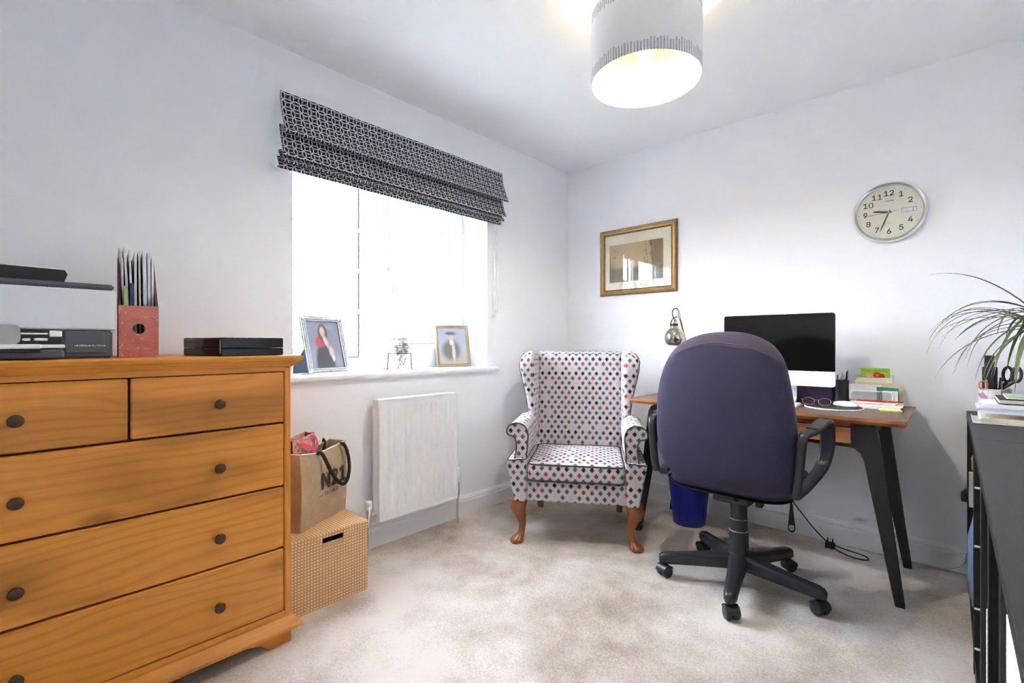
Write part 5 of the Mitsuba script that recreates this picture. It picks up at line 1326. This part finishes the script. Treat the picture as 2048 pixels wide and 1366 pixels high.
prin('m_jute', proc(jute), 0.9, spec=0.1)
jb = thing('jute_bag', 'natural jute shopping bag with black handles and black print, standing on the dotted box', 'bag')
JA = np.array([0.812, 1.916]); JB = np.array([1.082, 2.062]); ex_ = (JB - JA) / np.linalg.norm(JB - JA); ey_ = np.array([-ex_[1], ex_[0]])
JW = np.linalg.norm(JB - JA)
MJ = frame_m((JA[0], JA[1], QZ + 0.0008), (ex_[0], ex_[1], 0), (ey_[0], ey_[1], 0), (0, 0, 1))
JH, JD = 0.315, 0.115
def jsec(z):
    f = z / JH
    bulge = 0.012 * math.sin(PI * f)
    tip = -0.010 + 0.0 * f
    x0, x1 = 0.0 + 0.010 * f - 0.012 * f, JW - 0.002 * f
    d0, d1 = -bulge * 0.6, JD * (1 - 0.25 * f) + bulge
    g = 0.018 * math.sin(PI * min(1, f * 1.1))
    dip = lambda x: -0.016 * f * math.sin(PI * np.clip((x - x0) / (x1 - x0), 0, 1))
    n = 12
    pts = [(x0 + (x1 - x0) * t, d0 - 0.004 * math.sin(7 * t) * f) for t in np.linspace(0, 1, n)] + [(x1 - g * math.sin(PI * t), d0 + (d1 - d0) * t) for t in np.linspace(0, 1, 7)[1:-1]] + \
          [(x1 - (x1 - x0) * t, d1) for t in np.linspace(0, 1, n)] + [(x0 + g * math.sin(PI * t), d1 - (d1 - d0) * t) for t in np.linspace(0, 1, 7)[1:-1]]
    return np.array([(a, b, z + dip(a) * (f > 0.7) * (f - 0.7) / 0.3) for a, b in pts])
zs_ = np.linspace(0, JH, 16)
outer = [jsec(z) for z in zs_]
inner = []
for r_ in outer[::-1]:
    c_ = r_.mean(0); v_ = r_ - c_; v_[:, 2] = 0; l_ = np.linalg.norm(v_[:, :2], axis=1, keepdims=True)
    q_ = r_.copy(); q_[:, :2] -= v_[:, :2] / l_ * 0.004; q_[:, 2] = np.maximum(q_[:, 2], 0.004); inner.append(q_)
obj('body', loft(outer + inner), 'm_jute', jb, M=MJ, smooth=50)
prin('m_rimwhite', (0.70, 0.64, 0.54), 0.8)
obj('rim', sweep([p_ + [0, 0, 0.001] for p_ in outer[-1]], 0.0028, 6, closed=True), 'm_rimwhite', jb, M=MJ)
# front handle flops outwards and hangs down; back handle stands behind
hp = spline([(0.098, -0.006, JH - 0.020), (0.110, -0.018, JH - 0.016), (0.126, -0.028, JH - 0.050), (0.148, -0.032, JH - 0.092), (0.175, -0.034, JH - 0.130), (0.206, -0.035, JH - 0.163), (0.240, -0.036, JH - 0.180), (0.270, -0.036, JH - 0.166), (0.287, -0.034, JH - 0.118), (0.283, -0.030, JH - 0.060), (0.270, -0.022, JH - 0.016), (0.256, -0.008, JH - 0.006)], 6)
prin('m_webbing', (0.012, 0.012, 0.012), 0.8)
obj('handle', sweep(hp, 0.0075, 8), 'm_webbing', jb, M=MJ, smooth=50)
hp = spline([(0.265, JD * 0.75 + 0.002, JH - 0.05), (0.262, JD * 0.75, JH + 0.004), (0.245, JD * 0.6, JH + 0.014), (0.228, JD * 0.45, JH + 0.006), (0.222, JD * 0.40, JH - 0.03)], 6)
obj('handle', sweep(hp, 0.0045, 8), 'm_webbing', jb, M=MJ, smooth=50)
def bagprint(txt, h, x, z, rot=0.0, bold=False):
    tm = meshkit.text_mesh(txt, h, 0.0006, bold=bold)
    f = (z + h / 2) / JH
    off = -0.012 * math.sin(PI * f) * 0.6 - 0.0062
    obj('lettering', tm, 'm_ink', jb, smooth=False, M=MJ @ frame_m((x, off, z), (math.cos(rot), 0, math.sin(rot)), (-math.sin(rot), 0, math.cos(rot)), (0, -1, 0)))
bagprint('N', 0.066, 0.112, 0.142, 0, True)
bagprint('o', 0.016, 0.164, 0.192, 0, True)
bagprint('21', 0.066, 0.176, 0.142, 0, True)
bagprint('EST. 2011', 0.014, 0.140, 0.112)
for x in (0.100, 0.112, 0.124):
    obj('print_dot', cyl((x, -0.0135, 0.117), (x, -0.0129, 0.117), 0.0022, n=8), 'm_ink', jb, M=MJ, smooth=False)


def floral(p, n, uv):
    a, b, c = voronoi((p.x + p.y * 0.6) * 55.0, p.z * 55.0)
    a2, b2, c2 = voronoi((p.x + p.y * 0.6) * 120.0 + 9.0, p.z * 120.0)
    base = mi.Color3f(0.66, 0.34, 0.30)
    col = dr.select(c < 0.35, mi.Color3f(0.66, 0.20, 0.08), dr.select(c < 0.6, mi.Color3f(0.68, 0.36, 0.12), dr.select(c < 0.8, mi.Color3f(0.64, 0.13, 0.16), mi.Color3f(0.16, 0.17, 0.15))))
    m = mix(base, col, 1 - smoothstep(0.30, 0.46, a))
    m = mix(m, mi.Color3f(0.72, 0.50, 0.36), (1 - smoothstep(0.06, 0.14, a)))
    return mix(m, dr.select(c2 < 0.25, mi.Color3f(0.10, 0.13, 0.08), m), 1 - smoothstep(0.18, 0.3, a2))


prin('m_floral', proc(floral), 0.45)
prin('m_gusset', (0.20, 0.03, 0.065), 0.5)
prin('m_ribbon', (0.62, 0.055, 0.12), 0.4)
gb = thing('gift_bag', 'small pink floral paper gift bag with pink ribbon handle inside the jute bag', 'gift bag')
MGB = MJ @ move(0.008, 0.030, 0.215, 0.02) @ trimesh.transformations.rotation_matrix(-0.10, (0, 1, 0))
GW, GH_, GD = 0.140, 0.155, 0.045
obj('front', bx(0, GW, 0, 0.0012, 0, GH_, 0.0003), 'm_floral', gb, M=MGB)
obj('back', bx(0, GW, GD, GD + 0.0012, 0, GH_, 0.0003), 'm_floral', gb, M=MGB)
gx = ext([(0, 0.001), (0.012, GD / 2), (0, GD), (0.0012, GD), (0.0135, GD / 2), (0.0012, 0.001)], GH_, None)
obj('gusset', gx, 'm_gusset', gb, smooth=False, M=MGB)
gx2 = gx.copy(); gx2.apply_transform(trimesh.transformations.reflection_matrix((GW / 2, 0, 0), (1, 0, 0))); gx2.invert()
obj('gusset', gx2, 'm_gusset', gb, smooth=False, M=MGB)
obj('ribbon_handle', sweep(spline([(0.035, -0.001, GH_ - 0.025), (0.050, -0.012, GH_ - 0.030), (0.075, -0.022, GH_ - 0.046), (0.105, -0.022, GH_ - 0.060), (0.128, -0.018, GH_ - 0.052), (0.136, -0.012, GH_ - 0.035), (0.126, -0.008, GH_ - 0.018), (0.105, -0.001, GH_ - 0.020)], 6), 0.0, flat=(0.015, 0.001, (0, 0.3, 1))), 'm_ribbon', gb, M=MGB, smooth=50)

# ------------------------------------------------------------------ black bookcases on the right
def bookcase(label, x0, x1, ups, shelves):
    t = thing('bookcase', label, 'bookcase')
    fy, by, zt = -0.052, YF + 0.012, 0.754
    obj('top', bx(x0, x1, by, fy + 0.002, zt - 0.024, zt, 0.002), 'm_bookcase', t)
    for x in ups:
        obj('upright', bx(x, x + 0.020, by + 0.002, fy, 0.0, zt - 0.0245, 0.0015), 'm_bookcase', t)
    obj('back_board', bx(x0 + 0.002, x1 - 0.002, by, by + 0.004, 0.03, zt - 0.03, 0.0005), 'm_bookcase', t)
    obj('plinth', bx(x0 + 0.021, x1 - 0.021, fy - 0.018, fy - 0.003, 0.0, 0.048, 0.001), 'm_bookcase', t)
    for a, b, z in shelves:
        obj('shelf', bx(a, b, by + 0.005, fy - 0.012, z - 0.018, z, 0.001), 'm_bookcase', t)
    return t
b1 = bookcase('black bookcase standing against the desk wall under the pencil pot', 2.146, 3.010, (2.146, 2.990), ((2.167, 2.989, 0.068),))
b2 = bookcase('nearer black bookcase standing at the right edge of the photo with white files inside', 0.60, 2.142, (0.600, 1.000, 1.310, 1.635, 2.122), ((1.331, 1.634, 0.068), (1.656, 2.121, 0.068), (1.021, 1.309, 0.068), (0.621, 0.999, 0.068)))
for z in (0.60, 0.413, 0.213, 0.085):
    obj('runner', cyl((2.1195, -0.200, z), (2.1195, -0.0535, z), 0.0035, n=8), 'm_white_plastic', b2, label='white runner bar on the inner side of the bookcase')
prin('m_bluebag', (0.16, 0.27, 0.42), 0.5)
bg = []
for z, f in ((0.0695, 0.90), (0.10, 1.0), (0.20, 1.05), (0.32, 1.0), (0.42, 0.85), (0.50, 0.55), (0.535, 0.25), (0.55, 0.12)):
    an = np.arange(36) * 2 * PI / 36
    w = 1 + 0.04 * np.sin(5 * an + z * 20) + 0.03 * np.sin(9 * an - z * 35)
    bg.append(np.stack([2.50 + 0.20 * f * w * np.cos(an), -0.140 + 0.092 * f * w * np.sin(an), np.full(36, z)], 1))
k_ = tag(num('blue_bag'), 'soft pale blue bag bulging out of the far black bookcase', 'bag'); scene[k_] = mikit.ply(loft(bg), 'm_bluebag', smooth=60)
k_ = tag(num('white_file'), 'white box file standing low inside the nearer black bookcase', 'box file')
scene[k_] = mikit.ply(bx(1.345, 1.622, -0.38, -0.0615, 0.0685, 0.425, 0.004), 'm_env_white', smooth=30)
k_ = tag(num('white_file'), 'white box file at the right edge of the photo in the nearer bookcase', 'box file')
scene[k_] = mikit.ply(bx(0.80, 0.992, -0.36, -0.0580, 0.0685, 0.675, 0.004), 'm_env_white', smooth=30)
hb = thing('black_gadget', 'small black device sticking out of the far bookcase above the blue bag', 'device')
obj('body', hull([(x, y, z) for x in (2.84, 2.91) for y, z in ((-0.030, 0.375), (-0.030, 0.400), (-0.052, 0.425), (-0.30, 0.425), (-0.30, 0.375))]), 'm_black', hb, smooth=False)
k_ = tag(num('shelf_board'), 'black loose shelf board carrying the small black device', 'shelf'); scene[k_] = mikit.ply(bx(2.7505, 2.9895, -0.42, -0.066, 0.356, 0.374, 0.001), 'm_bookcase', smooth=30)
k_ = tag(num('shelf_support'), 'black upright block under the loose shelf board in the far bookcase', 'block'); scene[k_] = mikit.ply(bx(2.955, 2.989, -0.40, -0.09, 0.0685, 0.3555, 0.001), 'm_bookcase', smooth=30)
k_ = tag(num('white_folder'), 'narrow white folder upright beside the black device in the far bookcase', 'folder'); scene[k_] = mikit.ply(bx(2.762, 2.790, -0.30, -0.0535, 0.3745, 0.520, 0.002), 'm_env_white', smooth=30)
k_ = tag(num('tan_pouch'), 'tan leather pouch high in the far black bookcase', 'pouch')
scene[k_] = mikit.ply(tf(rbox(-0.03, 0.03, -0.10, 0.10, 0.0, 0.075, 0.02), move(2.776, -0.16, 0.5205)), 'm_tan', smooth=50)

# things on the far bookcase
BZ = 0.7545
prin('m_clear', (0.52, 0.55, 0.58), 0.25)
tr_ = thing('document_tray', 'grey translucent document tray at the front of the bookcase top', 'tray')
obj('base', bx(2.555, 2.800, -0.360, -0.060, BZ, BZ + 0.003, 0.001), 'm_clear', tr_)
obj('front_lip', ext([(-0.060, BZ + 0.003), (-0.120, BZ + 0.040), (-0.360, BZ + 0.040), (-0.360, BZ + 0.037), (-0.121, BZ + 0.037), (-0.066, BZ + 0.003)], 0.003, YZ(2.555)), 'm_clear', tr_, smooth=False)
obj('side', bx(2.558, 2.800, -0.063, -0.060, BZ + 0.003, BZ + 0.010, 0.001), 'm_clear', tr_)
k_ = tag(num('letter_pile'), 'pile of folded letters lying in the grey document tray', 'letters'); scene[k_] = mikit.ply(bx(2.562, 2.79, -0.35, -0.080, BZ + 0.0035, BZ + 0.024, 0.003), 'm_cream', smooth=False)
for k, (lb, mt_, h) in enumerate((('lowest folded white paper bundle lying on the document tray', 'm_paper', 0.008), ('blue grey folded paper between two white bundles on the document tray', 'm_paper_blue', 0.011), ('white paper bundle under the black book on the bookcase', 'm_paper', 0.015))):
    z = BZ + 0.042 + (0, 0.0085, 0.020)[k]
    nm = tag(num('paper_bundle'), lb, 'papers', 'folded papers on the bookcase')
    w = (0.0, 0.010, -0.006)[k]
    m = ext([(-0.38 + w, z), (-0.090 + w * 0.6, z), (-0.081 + w, z + h * 0.5), (-0.088 + w * 0.6, z + h), (-0.38 + w, z + h)], 0.225, YZ(2.550 + 0.004 * (k % 3)))
    scene[nm] = mikit.ply(m, mt_, smooth=False)
k2z = BZ + 0.0785
bk2 = thing('book', 'thin black covered book with cream pages lying on the folded papers', 'book')
obj('cover', [bx(2.56, 2.76, -0.40, -0.130, k2z, k2z + 0.003, 0.001), bx(2.56, 2.76, -0.40, -0.130, k2z + 0.0165, k2z + 0.0195, 0.001)], 'm_black', bk2)
obj('pages', bx(2.562, 2.758, -0.398, -0.1325, k2z + 0.003, k2z + 0.0165, 0.0005), 'm_cream', bk2)
nb_ = thing('notebook', 'pale green notebook on top of the black book on the bookcase', 'notebook')
prin('m_palegreen', (0.42, 0.56, 0.40), 0.5)
obj('pages', bx(2.575, 2.75, -0.40, -0.152, k2z + 0.020, k2z + 0.027, 0.001), 'm_paper', nb_)
obj('cover', bx(2.573, 2.752, -0.402, -0.150, k2z + 0.0272, k2z + 0.0285, 0.0004), 'm_palegreen', nb_)
pq = thing('pencil_pot', 'white printed pencil pot at the wall end of the black bookcase', 'pencil pot')
TX, TY = 2.930, -0.140
def potprint(p, n, uv):
    k = fbm(p.y * 30, p.z * 34, p.x * 10, 2)
    return mix((0.74, 0.73, 0.74), (0.46, 0.22, 0.28), smoothstep(0.58, 0.66, k))
prin('m_potprint', proc(potprint), 0.4)
obj('cup', rev([(0, BZ), (0.048, BZ), (0.050, BZ + 0.004), (0.056, 0.866), (0.053, 0.866), (0.047, BZ + 0.006), (0, BZ + 0.006)], 36, (TX, TY, 0)), 'm_potprint', pq)
ZB = BZ + 0.007
rc = thing('remote_control', 'tall black remote control standing in the white pencil pot', 'remote control')
obj('body', rbox(TX - 0.030, TX - 0.014, TY + 0.004, TY + 0.036, ZB, 1.010, 0.004), 'm_black', rc)
for k in range(6):
    for j in range(2):
        obj('button', cyl((TX - 0.030, TY + 0.014 + 0.012 * j, 0.92 + 0.014 * k), (TX - 0.0315, TY + 0.014 + 0.012 * j, 0.92 + 0.014 * k), 0.003, n=8), 'm_charcoal', rc)
rc = thing('remote_control', 'shorter black remote control behind the tall one in the pencil pot', 'remote control')
obj('body', rbox(TX - 0.010, TX + 0.006, TY - 0.006, TY + 0.042, ZB, 0.960, 0.004), 'm_black', rc)
sc = thing('scissors', 'black handled scissors standing in the white pencil pot', 'scissors')
for s in (-1, 1):
    cy_ = TY - 0.038 + (-0.022 if s < 0 else 0.0)
    e = [(TX - 0.006 + 0.005 * s, cy_ + s * 0.002 + 0.013 * math.cos(t) - 0.006 * math.sin(t) * 0.6, 0.930 + 0.030 * math.sin(t) + 0.006 * math.cos(t)) for t in np.linspace(0, 2 * PI, 29)[:-1]]
    obj('handle', sweep(e, 0.0055, 8, closed=True), 'm_black', sc, smooth=50)
    obj('shank', sweep([(TX - 0.006 + 0.005 * s, cy_ + 0.002, 0.902), (TX - 0.004 + 0.004 * s, TY - 0.016, 0.865)], 0.006, 8), 'm_black', sc)
    obj('blade', hull([(TX - 0.004 + 0.003 * s + q, TY - 0.016 + a, z) for q in (0, 0.0015) for a, z in ((-0.006, 0.866), (0.006, 0.866), (0.0, ZB + 0.005))]), 'm_steel', sc, smooth=False)
tp_ = tag(num('orange_ring'), 'orange plastic ring hanging on the rim of the white pencil pot', 'ring'); prin('m_orangeplastic', (0.65, 0.18, 0.06), 0.4)
scene[tp_] = mikit.ply(sweep([(TX - 0.058, TY + 0.042 + 0.012 * math.cos(t), 0.882 + 0.018 * math.sin(t)) for t in np.linspace(0, 2 * PI, 25)[:-1]], 0.0028, 8, closed=True), 'm_orangeplastic', smooth=50)
prin('m_pinkpen', (0.42, 0.26, 0.27), 0.4)
pen('pen', 'dusty pink pen next to the orange ring in the white pencil pot', TX - 0.038, TY + 0.024, ZB, 0.905, -0.002, 0.006, 0.005, 'm_pinkpen')
pen('pen', 'gold topped pen right of the remote controls in the pencil pot', TX - 0.020, TY - 0.008, ZB, 0.900, 0.002, -0.010, 0.004, 'm_goldmetal', tip='m_black')
pen('marker', 'black marker leaning against the scissors in the pencil pot', TX - 0.006, TY - 0.004, ZB, 0.915, 0.004, -0.014, 0.006, 'm_black', 'marker')

# ------------------------------------------------------------------ plant on the bookcase
mat('m_leaf', {'type': 'twosided', 'bsdf': {'type': 'principled', 'roughness': 0.4, 'specular': 0.4, 'base_color': proc(lambda p, n, uv: mix((0.055, 0.075, 0.025), (0.14, 0.17, 0.06), fbm(p.x * 14, p.y * 14, p.z * 14, 3)))}})
dp = thing('potted_plant', 'dragon tree with long thin arching green leaves at the right edge of the photo', 'plant')
NX, NY = 2.515, -0.262
prin('m_terracotta', (0.36, 0.36, 0.37), 0.5)
obj('pot', rev([(0, 0.8625), (0.050, 0.8625), (0.066, 0.985), (0.070, 0.985), (0.070, 1.000), (0.063, 1.000), (0.060, 0.985), (0.055, 0.93), (0, 0.93)], 36, (NX + 0.15, NY - 0.04, 0)), 'm_terracotta', dp)
diff('m_soil', (0.04, 0.028, 0.02))
obj('soil', rev([(0, 0.9305), (0.054, 0.9305), (0.0595, 0.975), (0, 0.980)], 28, (NX + 0.15, NY - 0.04, 0)), 'm_soil', dp)
obj('stem', sweep(spline([(NX + 0.15, NY - 0.04, 0.96), (NX + 0.10, NY - 0.02, 1.06), (NX + 0.03, NY + 0.01, 1.12), (NX, NY + 0.03, 1.17)], 6), np.linspace(0.013, 0.009, 19), 10), 'm_bark', dp)


def leaf(base, d0, L, droop, w, lift=0.6, seed=0):
    n = 14
    p = [np.array(base, float)]
    d = np.array([d0[0], d0[1], lift], float); d /= np.linalg.norm(d)
    for i in range(n):
        d = d + np.array([0, 0, -droop / n * (0.5 + 1.3 * i / n)]); d /= np.linalg.norm(d)
        p.append(p[-1] + d * L / n)
    p = np.array(p)
    t = np.gradient(p, axis=0); t /= np.linalg.norm(t, axis=1, keepdims=True)
    sd = np.cross(t, [0, 0, 1.0]); sd /= np.linalg.norm(sd, axis=1, keepdims=True) + 1e-9
    nn = np.cross(sd, t)
    f = np.linspace(0, 1, n + 1)
    ww = w * np.sin(PI * np.clip(0.15 + 0.85 * f, 0, 1)) ** 0.7 * (1 - f) ** 0.25 + 0.0003
    rows = [np.stack([p[i] - sd[i] * ww[i], p[i] - nn[i] * ww[i] * 0.35, p[i] + sd[i] * ww[i], p[i] + nn[i] * 0.0006 - nn[i] * ww[i] * 0.25]) for i in range(n + 1)]
    return loft(rows)


crown = np.array([NX, NY + 0.03, 1.17])
rg = np.random.default_rng(21)
spec = []
for i in range(46):
    az = rg.uniform(0, 2 * PI)
    spec.append((az, rg.uniform(0.26, 0.42), rg.uniform(0.9, 2.6), rg.uniform(-0.5, 1.1)))
# leaves towards the desk wall and the camera's left, as in the picture
toL = math.atan2(0.75, -0.25)
for da, L_, dr_, lf in ((0.0, 0.32, 1.5, 0.75), (0.15, 0.34, 1.0, 0.30), (-0.2, 0.34, 1.9, 0.9), (0.3, 0.36, 1.6, 0.6), (0.05, 0.30, 0.9, 0.05), (-0.1, 0.32, 2.2, 0.1), (0.2, 0.30, 2.0, -0.2), (-0.35, 0.32, 2.4, 0.2), (0.4, 0.30, 1.6, -0.35), (-0.05, 0.27, 2.0, -0.4), (0.1, 0.36, 1.0, 1.15), (-0.25, 0.26, 2.2, -0.6)):
    spec.append((toL + da, L_, dr_, lf))
for az, L_, dr_, lf in spec:
    tip = crown + np.array([math.cos(az), math.sin(az), 0]) * 0.01 + [0, 0, rg.uniform(-0.05, 0.02)]
    lm = leaf(tip, (math.cos(az), math.sin(az)), L_, dr_, 0.0066, lf)
    if lm.vertices[:, 1].min() > YF + 0.015:
        obj('leaf', lm, 'm_leaf', dp, smooth=40)
